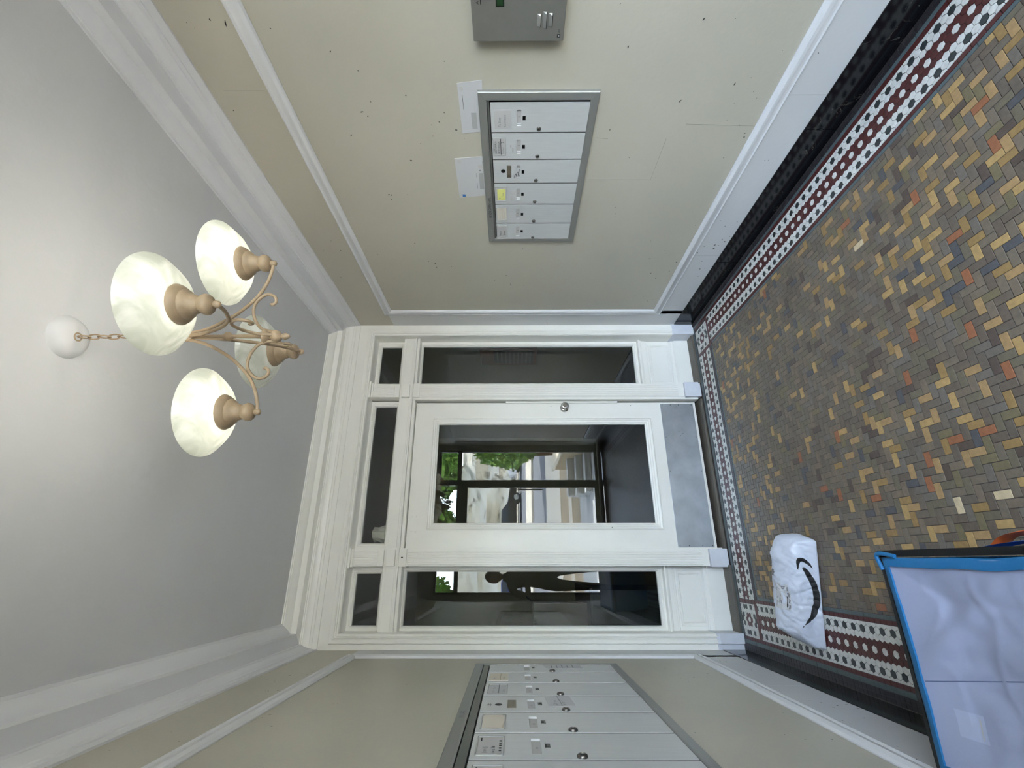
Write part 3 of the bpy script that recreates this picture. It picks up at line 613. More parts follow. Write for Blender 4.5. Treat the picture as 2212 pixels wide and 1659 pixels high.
# ================================================================== MAILBOX BANKS
def bank(side):
    if side == 'R':
        x, sg, root = XR, -1, empty('mailbox_bank', (XR, 1.70, 1.053), 'smaller aluminium bank of six silver mailbox doors on the right wall under two tucked envelopes', 'mailboxes')
        y0, y1, z0, z1, fw, n = 1.247, 2.150, 1.053, 1.541, .034, 6
        dz0, dz1 = 1.086, 1.494; edges = [2.127, 1.993, 1.852, 1.7115, 1.571, 1.430, 1.289]; d0 = 1
        P = dict(lock=(.019, 1.2895, .0095), win=(.024, .117, 1.433, 1.490), slot=(.033, .107, 1.366, 1.384), key=(.060, .080, 1.347, 1.360))
        front = .0155
    else:
        x, sg, root = XL, 1, empty('mailbox_bank', (XL, 1.95, .875), 'larger aluminium bank of tall mailbox doors on the left wall, cut by the photo edge', 'mailboxes')
        y0, y1, z0, z1, fw, n = 1.10, 2.692, .878, 1.598, .038, 7
        dz0, dz1 = .916, 1.522; edges = [1.254, 1.4615, 1.667, 1.8725, 2.078, 2.284, 2.487, 2.662]; d0 = 0
        P = dict(lock=(.021, 1.220, .0145), win=(.032, .176, 1.428, 1.509), slot=(.044, .157, 1.326, 1.353), key=(.088, .115, 1.300, 1.315))
        front = .0155
    dirn = -1 if side == 'R' else 1        # viewer's right, along y
    X = lambda d: x+sg*d
    # frame: mitred ring
    pr = [(0, 0), (0, .013), (.06, .0165), (.85, .0185), (1, .0175), (1, .004)]
    names = [('frame_side', 0, 1)]
    cs = [(y0, z0, 1, 1), (y1, z0, -1, 1), (y1, z1, -1, -1), (y0, z1, 1, -1)]
    top = dz1-z1+fw if side == 'L' else 0
    for i in range(4):
        rs = []
        for q in (i, (i+1) % 4):
            cy, cz, dy, dzz = cs[q]; rs.append([(X(h), cy+dy*a*fw, cz+dzz*a*fw*(1.0 if q in (0, 1) else (1 if side == 'R' else 1.1))) for a, h in pr])
        MB().loft(rs, closed_ring=True, caps=True).build('frame_side', M['alu'], root, bevel=.0006)
    MB().box(X(.001), X(.004), y0+.02, y1-.02, z0+.02, z1-.02).build('back_plate', M['black'], root)
    hz0, hz1 = (dz1+.003, z1-fw-.0015) if side == 'R' else (1.527, 1.553)
    MB().box(X(.002), X(.0150), y0+fw+.002, y1-fw-.002, hz0, hz1).build('header_strip', M['alud'], root, bevel=.0006)
    res = []
    for k in range(n):
        a, b = edges[k], edges[k+1]; lo_, hi_ = min(a, b), max(a, b)
        if k < n-1:
            e = edges[k+1]; MB().box(X(.002), X(.0145), e-.0022*(1 if side == 'R' else 1.5), e+.0022*(1 if side == 'R' else 1.5), dz0, dz1).build('divider', M['alud'], root, bevel=.0005)
        g = .0042 if side == 'R' else .0055
        # sheet door with real openings for the number slot and the coin-shaped view hole
        def yy(u): return a+dirn*u
        s0, s1, sz0, sz1 = P['slot']; k0, k1, kz0, kz1 = P['key']
        us = [g, s0, k0, k1, s1, abs(b-a)-g]; zs = [dz0+.001, kz0, kz1, sz0, sz1, dz1-.001]
        mb = MB()
        for i in range(5):
            for j in range(5):
                if us[i] >= us[i+1]: continue
                if j == 3 and 1 <= i <= 3: continue
                if j == 1 and i == 2: continue
                mb.box(X(.009), X(front), yy(us[i]), yy(us[i+1]), zs[j], zs[j+1])
        dm = mb
        bm = bmesh.new(); me = bpy.data.meshes.new('x'); me.from_pydata(dm.v, [], dm.f); bm.from_mesh(me)
        bmesh.ops.remove_doubles(bm, verts=bm.verts, dist=1e-5)
        kill = [f for f in bm.faces if any(f2 is not f and set(v.index for v in f2.verts) == set(v.index for v in f.verts) for f2 in f.verts[0].link_faces)]
        bmesh.ops.delete(bm, geom=kill, context='FACES')
        bm.verts.index_update(); mb = MB(); mb.add([v.co.copy() for v in bm.verts], [tuple(v.index for v in f.verts) for f in bm.faces]); bm.free(); bpy.data.meshes.remove(me)
        D = mb.build('mailbox_door', M['door'], root)
        sc = 1 if side == 'R' else 1.45
        MB().box(X(.0082), X(.0086), yy(s0), yy(s1), sz0, sz1).build('number_card', M['card'], D)
        mb = MB().prism([(yy(s0 if side == 'L' else s0), sz0), (yy(s0), sz1), (yy(s0+.008*sc), sz1), (yy(s0+.008*sc), sz0)], 0, X(.0087), X(.0125)); mb.build('slot_lip', M['paper'], D)
        mb = MB(); kc = (yy((k0+k1)/2), (kz0+kz1)/2); ring2 = []
        mb.box(X(.0092), X(front+.0008), yy(k0), yy(k0+.003*sc), kz0, kz1).box(X(.0092), X(front+.0008), yy(k1-.003*sc), yy(k1), kz0, kz1).box(X(.0092), X(front+.0008), yy(k0), yy(k1), kz0, kz0+.0025*sc).box(X(.0092), X(front+.0008), yy(k0), yy(k1), kz1-.0025*sc, kz1)
        mb.build('peep_slot', M['black'] if side == 'R' else M['alud'], D)
        u, zl, r = P['lock']
        lk = MB().lathe((X(front), yy(u), zl), [(r, 0), (r, .0025*sc), (r*.86, .0045*sc), (r*.6, .0052*sc), (r*.55, .004*sc), (.0005, .004*sc)], 22, (sg, 0, 0), cap=False).build('lock', M['nickel'], D, smooth=True, sm_angle=35)
        MB().box(X(front+.0040*sc), X(front+.0045*sc), yy(u)-r*.09, yy(u)+r*.09, zl-r*.36, zl+r*.36).build('keyhole', M['black'], lk)
        res.append((k, D, yy))
        w0, w1, wz0, wz1 = P['win']
        def window(card=M['card'], inset=.005, y_=(0, 0)):
            bb = MB(); t = .0028*sc
            for q in ((w0, w1, wz0, wz0+t), (w0, w1, wz1-t, wz1), (w0, w0+t, wz0, wz1), (w1-t, w1, wz0, wz1)): bb.box(X(front-.001), X(front+.0014), yy(q[0]), yy(q[1]), q[2], q[3])
            wn = bb.build('card_holder', M['window'], D, bevel=.0004)
            i_ = inset*sc
            return MB().box(X(front), X(front+.0006), yy(w0+i_), yy(w1-i_), wz0+i_*.8, wz1-i_*.8).build('name_card', card, D)
        T = lambda s, body, size, u, z_, m=M['ink'], sq=1., off=.0012: text('lettering', body, size, (X(front+off), yy(u), z_), (0, dirn, 0), (0, 0, 1), m, s, sq, 0)
        if side == 'R':
            kk = n-1-k      # 0 = nearest door (number 1)
            num = MB()
            text('numeral', str(kk+1), .011, (X(.0088), yy(.068), 1.3712), (0, dirn, 0), (0, 0, 1), M['ink'], D, 1, 0)
            if kk == 0:
                MB().box(X(front), X(front+.0006), yy(.020), yy(.108), 1.408, 1.478).build('taped_sheet', M['card'], D)
                c = MB().box(X(front+.0006), X(front+.0012), yy(.020), yy(.104), 1.414, 1.470).build('name_card', M['card'], D)
                T(c, 'To Betty', .014, .030, 1.452, M['greyink'], .9, .0016); T(c, 'Ann F Hand', .013, .028, 1.430, M['greyink'], .9, .0016)
            elif kk == 1:
                c = window(); T(c, 'ALETANALA', .0135, .034, 1.474, sq=.88); T(c, 'HEYTDERIAN', .0135, .034, 1.459, sq=.80); T(c, 'Resident', .011, .034, 1.441, M['greyink'], .9); T(c, '2', .019, .088, 1.440)
                MB().box(X(front+.0007), X(front+.0012), yy(.029), yy(.111), 1.4535, 1.4562).build('rule', M['ink'], c)
                MB().box(X(front), X(front+.0003), yy(.040), yy(.062), 1.398, 1.404).box(X(front), X(front+.0003), yy(.066), yy(.080), 1.408, 1.413).build('tape_residue', M['card'], D)
            elif kk == 2:
                MB().lathe((X(front), yy(.075), 1.447), [(.0105, 0), (.0105, .0005), (.0004, .0006)], 20, (sg, 0, 0)).build('buzzer_hole', M['black'], D)
                c = MB().box(X(front), X(front+.0014), yy(.037), yy(.108), 1.409, 1.430).build('buzzer_plate', M['brass'], D, bevel=.001)
                T(c, 'LTR', .010, .042, 1.416, sq=.8, off=.0018)
                c = MB().add([(X(front+.0008), yy(u_), z_) for u_, z_ in ((.030, 1.396), (.044, 1.405), (.074, 1.392), (.094, 1.378), (.088, 1.366), (.060, 1.364), (.036, 1.386))]+[(X(front), yy(u_), z_) for u_, z_ in ((.030, 1.396), (.044, 1.405), (.074, 1.392), (.094, 1.378), (.088, 1.366), (.060, 1.364), (.036, 1.386))],
                             [(0, 1, 2, 3, 4, 5, 6), (13, 12, 11, 10, 9, 8, 7)]+[(i, (i+1) % 7, (i+1) % 7+7, i+7) for i in range(7)]).build('torn_sticker', M['paper'], D)
                for (ua, za, ub, zb) in ((.038, 1.394, .060, 1.387), (.044, 1.385, .072, 1.379), (.050, 1.376, .086, 1.370)):
                    MB().tube([(X(front+.001), yy(ua), za), (X(front+.001), yy((ua+ub)/2), (za+zb)/2+.002), (X(front+.001), yy(ub), zb)], .0013, 5).build('marker_stroke', M['ink'], c)
            elif kk == 3:
                c = window(M['card'], .003); n_ = MB().box(X(front+.0006), X(front+.0012), yy(.033), yy(.103), 1.439, 1.480).build('yellow_note', M['yellow'], D)
                T(n_, 'F.', .014, .042, 1.463, M['greyink'], 1, .0016); T(n_, 'Lux', .014, .060, 1.447, M['greyink'], 1, .0016)
                for ua in (.030, .064): MB().box(X(front), X(front+.0004), yy(ua), yy(ua+.030), 1.392, 1.412).build('tape_residue', M['card'], D)
            elif kk == 4:
                c = window(M['cream'])
                for z_ in (1.474, 1.462, 1.450): T(c, 'no lmn om', .012, .036, z_-.006, M['card'], .95)
            else:
                c = window(); T(c, 'Voicer', .0155, .036, 1.467, sq=.9); T(c, 'Sthapa', .0155, .038, 1.445, sq=.9)
        else:
            ins = k-1
            text('numeral', {0: '301', 1: '306', 2: '305', 3: '304', 4: '303', 5: '302', 6: '301'}[k] if k else '307', .011, (X(.0088), yy(.098), 1.334), (0, dirn, 0), (0, 0, 1), M['greyink'], D, 1, 0)
            if k in (0, 1):
                c = window(M['card'])
                T(c, '|| o r i|||', .017, .045, 1.478, sq=.8); T(c, 'ow Ja Tue', .016, .045, 1.455, sq=.8)
                for q in range(5): MB().box(X(front+.0007), X(front+.0012), yy(.060+q*.018), yy(.068+q*.018), 1.437, 1.444).build('print_block', M['ink'], c)
                MB().box(X(front+.0007), X(front+.0012), yy(.135), yy(.160), 1.494, 1.498).build('rule', M['ink'], c)
            elif k == 2:
                c = window(M['cream'])
                cs_ = [[(X(front+.002+.004*math.sin(t*PI/8)), yy(.040+.128*t/8), 1.436+.066*w_/6+(.004*math.cos(t*PI/4) if w_ == 0 else 0)) for t in range(9)] for w_ in range(7)]
                MB().loft(cs_).build('curled_paper', M['cream'], c, smooth=True)
            elif k == 3:
                MB().lathe((X(front), yy(.091), 1.458), [(.013, 0), (.013, .0006), (.0004, .0008)], 20, (sg, 0, 0)).build('buzzer_hole', M['black'], D)
                c = MB().box(X(front), X(front+.0016), yy(.048), yy(.146), 1.394, 1.426).build('buzzer_plate', M['brass'], D, bevel=.001)
                for z_ in (1.487, 1.495): MB().tube([(X(front+.0005), yy(.07), z_), (X(front+.0005), yy(.105), z_)], .0007, 4).tube([(X(front+.0005), yy(.088), z_-.004), (X(front+.0005), yy(.088), z_+.004)], .0007, 4).build('scratch', M['ink'], D)
            elif k == 4:
                c = window(M['paper']); T(c, 'OR  of', .016, .045, 1.480, M['greyink'], .9); T(c, 'Tcon', .015, .100, 1.478, M['greyink'], .9); T(c, 'S. alia', .015, .06, 1.440, M['greyink'], .9)
                MB().box(X(front+.0007), X(front+.0014), yy(.037), yy(.172), 1.462, 1.4645).build('rule', M['ink'], c)
            elif k == 5:
                c = MB().box(X(front), X(front+.0018), yy(w0+.004), yy(w1-.002), wz0, wz1+.004).build('name_card', M['cream'], D)
                MB().box(X(front+.002), X(front+.0024), yy(w0+.006), yy(w1-.006), 1.461, 1.4635).build('rule', M['iron'], c)
                T(c, 'Roon', .014, .06, 1.486, M['greyink'], .9, .0022); T(c, 'M Cole', .014, .06, 1.442, M['greyink'], .9, .0022)
    return root, X, res
rR, XRf, resR = bank('R'); rL, XLf, resL = bank('L')
# handwriting on the frames
text('handwriting', 'TAPE IN & CHECK IN', .019, (XRf(.0192), 1.80, 1.529), (0, 1, 0), (0, 0, -1), M['ink'], rR, .82, 0)
MB().lathe((XRf(.0186), 2.045, 1.519), [(.003, 0), (.0028, .0003)], 10, (-1, 0, 0)).build('paper_speck', M['paper'], rR)
text('handwriting', 'IN BAG', .026, (XLf(.0192), 1.80, 1.568), (0, 1, 0), (0, 0, 1), M['greyink'], rL, .9, 0)
# envelopes tucked behind the frame
def flat(name, x, sg, pts, m, label, cat, th=.0012, group=None):
    c = Vector((x, sum(p[0] for p in pts)/len(pts), sum(p[1] for p in pts)/len(pts)))
    r = empty(name, c, label, cat, group); n = len(pts)
    vs = [(x, y, z) for y, z in pts]+[(x+sg*th, y, z) for y, z in pts]
    MB().add(vs, [tuple(range(n)), tuple(range(2*n-1, n-1, -1))]+[(i, i+n, (i+1) % n+n, (i+1) % n) for i in range(n)]).build('sheet', m, r, bevel=.0003)
    return r
e1 = flat('envelope', XR-.0006, -1, [(1.220, 1.620), (1.444, 1.621), (1.434, 1.535), (1.208, 1.520)], M['paper'], 'long white window envelope tucked behind the near top corner of the right mailboxes', 'envelope', .0016)
e2 = flat('envelope', XR-.0006, -1, [(1.576, 1.673), (1.819, 1.675), (1.802, 1.535), (1.564, 1.535)], M['paper'], 'larger white envelope with blue stamp behind the right mailbox frame, further along', 'envelope', .0016)
def marks(root, items):
    for nm, y0, y1, z0, z1, m in items: MB().box(XR-.0023, XR-.0028, y0, y1, z0, z1).build(nm, M[m], root)
marks(e1, [('rule', 1.268, 1.330, 1.603, 1.6045, 'ink'), ('postmark', 1.232, 1.252, 1.598, 1.612, 'card'), ('address_window', 1.345, 1.420, 1.553, 1.575, 'window'), ('address_window', 1.30, 1.34, 1.557, 1.559, 'card')])
marks(e2, [('stamp', 1.795, 1.811, 1.643, 1.658, 'blueink'), ('postmark', 1.582, 1.600, 1.644, 1.660, 'card'), ('address_window', 1.66, 1.76, 1.545, 1.566, 'window'), ('rule', 1.66, 1.685, 1.577, 1.5785, 'greyink'), ('rule', 1.72, 1.755, 1.577, 1.579, 'greyink'), ('rule', 1.70, 1.78, 1.5395, 1.541, 'greyink'),
           ('print_lines', 1.612, 1.63, 1.545, 1.566, 'card'), ('rule', 1.59, 1.61, 1.5425, 1.544, 'greyink'), ('logo_dot', 1.640, 1.648, 1.555, 1.562, 'greyink'), ('rule', 1.78, 1.80, 1.62, 1.6215, 'card')])
n1 = flat('taped_note', XL+.0160, 1, [(1.932, 1.275), (2.063, 1.286), (2.066, 1.190), (1.945, 1.180)], M['paper'], 'white note in clear tape over the lock on the left mailboxes, middle of the bank', 'note')
for y, z, s in ((1.95, 1.245, 'QS  ore'), (1.95, 1.215, 'w/ fir T')): text('lettering', s, .020, (XL+.0175, y, z), (0, 1, 0), (0, 0, 1), M['greyink'], n1, .95, 0)
MB().tube([(XL+.0178, 1.94, 1.228), (XL+.0178, 2.06, 1.238)], .001, 4).build('pen_line', M['greyink'], n1)
n2 = flat('printed_note', XL+.0160, 1, [(2.560, 1.245), (2.658, 1.262), (2.658, 1.075), (2.572, 1.066)], M['paper'], 'printed paper slip on the farthest left mailbox door, beside the corner', 'note')
for q in range(5): MB().box(XL+.0172, XL+.0176, 2.575, 2.575+.05+.01*(q % 3), 1.215-q*.026, 1.220-q*.026).build('print_line', M['greyink'], n2)
# ================================================================== INTERCOM
ic = empty('intercom_panel', (XR, .86, 1.222), 'grey steel intercom panel with speaker slots and green display, cut by the photo edge', 'intercom')
mb = MB().box(XR-.0385, XR, .70, 1.045, 1.223, 1.538).build('housing', M['inter'], ic, bevel=.0015)
for (y0, y1, z) in ((.960, 1.002, 1.311), (.953, 1.008, 1.2915), (.958, 1.002, 1.272)):
    rs = []
    for t in range(9):
        f = t/8; y = y0+(y1-y0)*f; h = .0075*math.sin(PI*f)**.5 if 0 < f < 1 else 0.0
        rs.append([(XR-.0384, y, z+.007), (XR-.0384-h, y, z-.005), (XR-.0384, y, z-.0055)])
    MB().loft(rs).build('speaker_louvre', M['alu'], ic)
    MB().box(XR-.0387, XR-.0384, y0+.003, y1-.003, z-.0075, z-.0055).build('louvre_slot', M['black'], ic)
MB().box(XR-.0392, XR-.0385, .74, .938, 1.428, 1.456).build('display_frame', M['black'], ic, bevel=.0004)
MB().box(XR-.0396, XR-.0392, .745, .935, 1.432, 1.452).build('display', M['green'], ic)
text('lettering', 'A', .014, (XR-.0388, .931, 1.512), (0, -1, 0), (0, 0, 1), M['ink'], ic, 1, 0)
MB().box(XR-.0389, XR-.0385, .76, .931, 1.504, 1.507).build('rule', M['ink'], ic)
MB().box(XR-.0389, XR-.0385, 1.023, 1.034, 1.235, 1.246).build('logo_square', M['ink'], ic)
MB().add([(XR-.0392, 1.031, 1.238), (XR-.0392, 1.026, 1.238), (XR-.0392, 1.026, 1.243), (XR-.0392, 1.0285, 1.2435)], [(0, 1, 2, 3)]).build('logo_mark', M['paper'], ic)
text('lettering', 'DKS', .0075, (XR-.0388, 1.020, 1.238), (0, -1, 0), (0, 0, 1), M['ink'], ic, 1, 0)

# ================================================================== WHITE MAILER PACKAGE
pk = empty('parcel', (-.14, 2.27, 0), 'puffy white plastic mailer with black arrow smile lying by the left wall', 'package')
NU, NV = 90, 72
c0 = Vector((-.375, 2.338, 0)); c1 = Vector((.112, 2.225, 0)); ex = (c1-c0).normalized(); ey = Vector((-ex.y, ex.x, 0)); LEN = (c1-c0).length
def section(u):
    """returns closed cross-section control points (back offset, height) at length fraction u"""
    H = .152*min(1, (u/.16+.12))**.6*(1-.35*max(0, (u-.80)/.20)**1.6)
    Dp = .205*min(1, (u/.10+.30))**.7*(1-.30*max(0, (u-.72)/.28)**1.4)
    tip = .5*max(0, (u-.9)/.1)**2
    return [(0, .004), (.003, H*.26), (.008+.006*u, H*.48), (.018+.008*u, H*.66), (.048, H*.80), (.086, H*.94), (.118, H*1.0), (.148, H*.90), (Dp*.95, H*.50), (Dp, H*.2), (Dp*.97, .006), (Dp*.6, .001), (Dp*.3, .001)]
rings = []
for a in range(NU+1):
    u = a/NU; cp = section(u); n = len(cp); pts = []
    for k in range(NV):
        t = k/NV*n; i = int(t); f = t-i; p0, p1, p2, p3 = [Vector(cp[(i+q) % n]) for q in (-1, 0, 1, 2)]
        q = .5*((2*p1)+(p2-p0)*f+(2*p0-5*p1+4*p2-p3)*f*f+(3*p1-p0-3*p2+p3)*f**3)
        pts.append(q)
    # ends pinch to a seal
    pinch = 1-.80*max(0, 1-u/.035)**2-.75*max(0, (u-.955)/.045)**2
    cyy = sum(p[0] for p in pts)/NV; czz = sum(p[1] for p in pts)/NV*(.45 if u < .5 else 1.0)
    row = []
    for p in pts:
        b_ = cyy+(p[0]-cyy)*pinch; z_ = czz+(p[1]-czz)*pinch
        pos = c0+ex*(u*LEN)+ey*b_+Vector((0, 0, max(z_, 0)))
        w1 = abs(noise.noise(Vector((u*5, b_*14+3, z_*14)))); w2 = abs(noise.noise(Vector((u*13+7, b_*26, z_*30))))
        nrm = (ey*(b_-cyy)*1.2+Vector((0, 0, z_-czz*.8))); nrm = nrm.normalized() if nrm.length > 1e-6 else Vector((0, 0, 1))
        w3 = max(0, 1-abs(noise.noise(Vector((u*6+b_*9, b_*10-u*2, z_*9+4))))*9)+.7*max(0, 1-abs(noise.noise(Vector((u*11-b_*12, b_*17+9, z_*15))))*9)
        amp = (.013*w1+.007*w2+.0045*w3)*(1 if z_ > .012 else .15)
        pos += nrm*(-amp+.003); pos.z = max(pos.z, .0005)
        row.append(pos)
    rings.append(row)
pm = MB().loft(rings, closed_ring=True, caps=True)
pko = pm.build('mailer', M['poly'], pk, smooth=True, sm_angle=60)
tree = BVHTree.FromPolygons(pm.v, pm.f)
def drape(pts2, origin, ax, ay, direction, off=.0012):
    """shoot a flat outline on to the mailer and return surface points"""
    out = []
    for a, b in pts2:
        o = origin+ax*a+ay*b-direction*.4
        h = tree.ray_cast(o, direction)
        p, nn = (h[0], h[1]) if h[0] is not None else (origin+ax*a+ay*b, -direction)
        if nn.dot(direction) > 0: nn = -nn
        out.append(p+nn*off)
    return out
def strip(name, left, right, m, frame, parent):
    """ribbon between two 2-D polylines, resampled and draped"""
    L_ = smoothpath([(a, b, 0) for a, b in left], 8); R_ = smoothpath([(a, b, 0) for a, b in right], 8)
    rows = []
    for l_, r_ in zip(L_, R_): rows.append(drape([(l_.x+(r_.x-l_.x)*q/4, l_.y+(r_.y-l_.y)*q/4) for q in range(5)], *frame))
    return MB().loft(rows).build(name, m, parent, recalc=False)

frF = (c0.copy(), ex, Vector((0, 0, 1)), ey)           # front face frame: a = distance from the left tip, b = height
# smile: image runs from its left end (near the left tip) up to the arrow at the right
strip('smile_curve', [(.105, .092), (.145, .040), (.200, .014), (.255, .012), (.305, .024), (.345, .044), (.364, .062)], [(.102, .089), (.152, .059), (.206, .037), (.256, .036), (.300, .048), (.335, .062), (.360, .070)], M['ink'], frF, pk)
strip('smile_arrow', [(.362, .030), (.388, .044), (.404, .066), (.402, .086), (.380, .092), (.352, .090)], [(.360, .031), (.378, .052), (.388, .066), (.386, .074), (.374, .080), (.350, .086)], M['ink'], frF, pk)
frT = (c0+Vector((0, 0, .3)), ex, ey, Vector((0, 0, -1)))      # from above: a = length, b = depth
strip('shipping_label', [(.160, .048), (.20, .048), (.24, .048), (.275, .048)], [(.160, .112), (.20, .112), (.24, .112), (.275, .112)], M['paper'], frT, pk)
def lstrip(a0, a1, b0, b1, m='ink', nm='label_print'):
    rows = [drape([(a0+(a1-a0)*t/4, b) for b in (b0, (b0+b1)/2, b1)], frT[0], frT[1], frT[2], frT[3], .0022) for t in range(5)]
    MB().loft(rows).build(nm, M[m], pk, recalc=False)
lstrip(.172, .222, .058, .062); lstrip(.165, .265, .104, .107, 'greyink')
for q in range(4): lstrip(.166+q*.027, .186+q*.027, .050, .055, 'greyink')
lstrip(.20, .225, .072, .088, 'card'); lstrip(.186, .228, .080, .083, 'greyink'); lstrip(.186, .205, .090, .092, 'greyink'); lstrip(.25, .264, .066, .078, 'greyink')
strip('printed_panel', [(.300, .112), (.315, .112), (.330, .112)], [(.300, .128), (.315, .128), (.330, .128)], M['greyink'], frT, pk)

# ================================================================== TOTE BAG
tg = empty('tote_bag', (-.22, .95, 0), 'large delivery tote with white top flap, blue edging and black webbing by the left wall', 'bag')
bx0, bx1, by0, by1, bz = -.470, .012, .62, 1.362, .372
body = MB(); rs = []
for z_, i_ in ((0, .03), (.02, .02), (.15, .006), (.30, .000), (bz-.035, -.001)):
    x0, x1, y0, y1 = bx0+i_, bx1-i_, by0+i_, by1-i_; r_ = .025; ring_ = []
    for (cx, cy, a0) in ((x1-r_, y1-r_, 0), (x0+r_, y1-r_, 90), (x0+r_, y0+r_, 180), (x1-r_, y0+r_, 270)):
        for q in range(5): a = math.radians(a0+q*22.5); ring_.append((cx+r_*math.cos(a), cy+r_*math.sin(a), z_))
    rs.append(ring_)
body.loft(rs, closed_ring=True, caps=True).build('body', M['blue'], tg, smooth=True, sm_angle=50)
def rimpath(d, z_, wob=0., n=26):
    pts = []
    cs = [(bx0-d, by0-d), (bx1+d, by0-d), (bx1+d, by1+d), (bx0-d, by1+d)]
    for i in range(4):
        a, b = Vector(cs[i]), Vector(cs[(i+1) % 4])
        for k in range(n):
            p = a+(b-a)*k/n; w_ = math.sin(PI*k/n)
            nn = Vector(((b-a).y, -(b-a).x)).normalized()
            p -= nn*wob*(.6*w_+.4*w_*noise.noise(Vector((i*3.1, k*.35, 0))))
            pts.append(Vector((p.x, p.y, z_)))
    return pts
web = rimpath(.019, bz-.008); rs = []
for p in range(len(web)):
    w_ = web[p]; nx = web[(p+1) % len(web)]-web[p-1]; nn = Vector((nx.y, -nx.x, 0)).normalized()
    rs.append([w_-nn*.016+Vector((0, 0, -.010)), w_+nn*.001+Vector((0, 0, -.014)), w_+nn*.001+Vector((0, 0, .004)), w_-nn*.016+Vector((0, 0, .008))])
MB().loft(rs, closed_ring=True, closed_path=True).build('webbing_rim', M['navy'], tg, smooth=True)
# flap: sagging white lining
G = 90; vs = []; fs = []
fx0_, fx1_, fy0_, fy1_ = bx0+.006, bx1-.008, by0+.01, by1-.012
def flap_z(x, y):
    i_ = (x-fx0_)/(fx1_-fx0_); j_ = (y-fy0_)/(fy1_-fy0_); e = max(0, min(i_, 1-i_, j_, 1-j_)); k_ = min(1, e*6)
    z_ = bz+.004-.016*min(1, e*5)
    z_ += .011*noise.noise(Vector((x*6, y*6, 1)))*k_+.004*noise.noise(Vector((x*19, y*15, 4)))*k_
    z_ += .0028*max(0, 1-abs(noise.noise(Vector((x*9+y*5, y*8, 2))))*7)*k_
    d = x-seam_x(y); z_ -= .0030*math.exp(-(d/.006)**2)*k_
    d2 = (x+.13)*.80+(y-1.18)*.60; z_ += .009*math.exp(-(d2/.020)**2)*max(0, 1-((x+.16)/.14)**2)*k_
    return z_
def seam_x(y): return -.281+(1.36-y)*.20
for j in range(G+1):
    for i in range(G+1):
        x = fx0_+(fx1_-fx0_)*i/G; y = fy0_+(fy1_-fy0_)*j/G
        vs.append((x, y, flap_z(x, y)))
for j in range(G):
    for i in range(G): q = j*(G+1)+i; fs.append((q, q+1, q+G+2, q+G+1))
o_ = MB().add(vs, fs).build('top_flap', M['lining'], tg, smooth=True, sm_angle=180)
sm = o_.modifiers.new('thick', 'SOLIDIFY'); sm.thickness = .003
# blue binding: wavy band round the flap
inn = rimpath(-.021, bz+.004, .012); out_ = rimpath(.002, bz+.000, .009); rs = []
for a, b in zip(out_, inn): m_ = (a+b)/2; rs.append([a+Vector((0, 0, -.008)), a+Vector((0, 0, .002)), m_+Vector((0, 0, .0055)), b+Vector((0, 0, .004)), b+Vector((0, 0, -.006))])
MB().loft(rs, closed_ring=True, closed_path=True).build('blue_binding', M['blue'], tg, smooth=True, sm_angle=70)
lp = smoothpath([(bx1-.03, by1+.004, bz+.004), (bx1+.004, by1+.012, bz+.007), (bx1+.012, by1-.006, bz+.008), (bx1+.004, by1-.05, bz+.004)], 6)
MB().tube(lp, .0055, 10).build('corner_loop', M['blue'], tg, smooth=True)
MB().loft([[Vector((x, y, flap_z(x, y)+.0012)) for x in (-.372, -.358, -.344, -.330, -.318)] for y in (1.278, 1.262, 1.246, 1.230, 1.214)]).build('sticker', M['stick'], tg)
MB().loft([[Vector((x, y, flap_z(x, y)+.0022)) for x in (-.365, -.352, -.339, -.326)] for y in (1.2255, 1.2225)]).build('sticker_print', M['card'], tg)
MB().tube([Vector((seam_x(y), y, flap_z(seam_x(y), y)+.0005)) for y in [by1-.03-k*.02 for k in range(34)]], .0011, 5).build('stitched_seam', M['seam'], tg, smooth=True)
bt = smoothpath([(bx1+.006, 1.18, .30), (bx1+.024, 1.08, .31), (bx1+.030, .98, .31), (bx1+.024, .86, .30)], 6)
MB().loft([[p+Vector((0, 0, -.03)), p+Vector((.004, 0, 0)), p+Vector((0, 0, .03)), p+Vector((-.003, 0, 0))] for p in bt], closed_ring=True, caps=True).build('blue_strap', M['blue2'], tg, smooth=True)
ob = smoothpath([(bx1+.022, 1.115, .285), (bx1+.042, 1.08, .29), (bx1+.050, 1.02, .30), (bx1+.052, .93, .30), (bx1+.03, .82, .28)], 6)
MB().loft([[p+Vector((0, 0, -.022)), p+Vector((.005, 0, 0)), p+Vector((0, 0, .022)), p+Vector((-.006, 0, 0))] for p in ob], closed_ring=True, caps=True).build('handle', M['orange'], tg, smooth=True)

# ================================================================== PHOTOGRAPHER (mirrored in the sidelight glass)
pe = empty('person', (-.185, -.30, 0), 'person in dark jacket and trousers holding up a phone, mirrored in the left sidelight', 'person')
def skin(name, pts, edges, m, parent, sub=2):
    me = bpy.data.meshes.new(name); me.from_pydata([p_[0] for p_ in pts], edges, []); me.materials.append(m)
    o = bpy.data.objects.new(name, me); COL.objects.link(o)
    sk = o.modifiers.new('skin', 'SKIN'); sk.use_smooth_shade = True
    for v, p_ in zip(me.skin_vertices[0].data, pts): v.radius = (p_[1], p_[2] if len(p_) > 2 else p_[1])
    me.skin_vertices[0].data[0].use_root = True
    ss = o.modifiers.new('sub', 'SUBSURF'); ss.levels = ss.render_levels = sub
    dg = bpy.context.evaluated_depsgraph_get(); m2 = bpy.data.meshes.new_from_object(o.evaluated_get(dg)); bpy.data.objects.remove(o)
    org = Vector((-.185, -.30, 0)); m2.transform(Matrix.Translation(-org)); m2.materials.clear(); m2.materials.append(m)
    for q in m2.polygons: q.use_smooth = True
    return place(name, m2, org, parent)
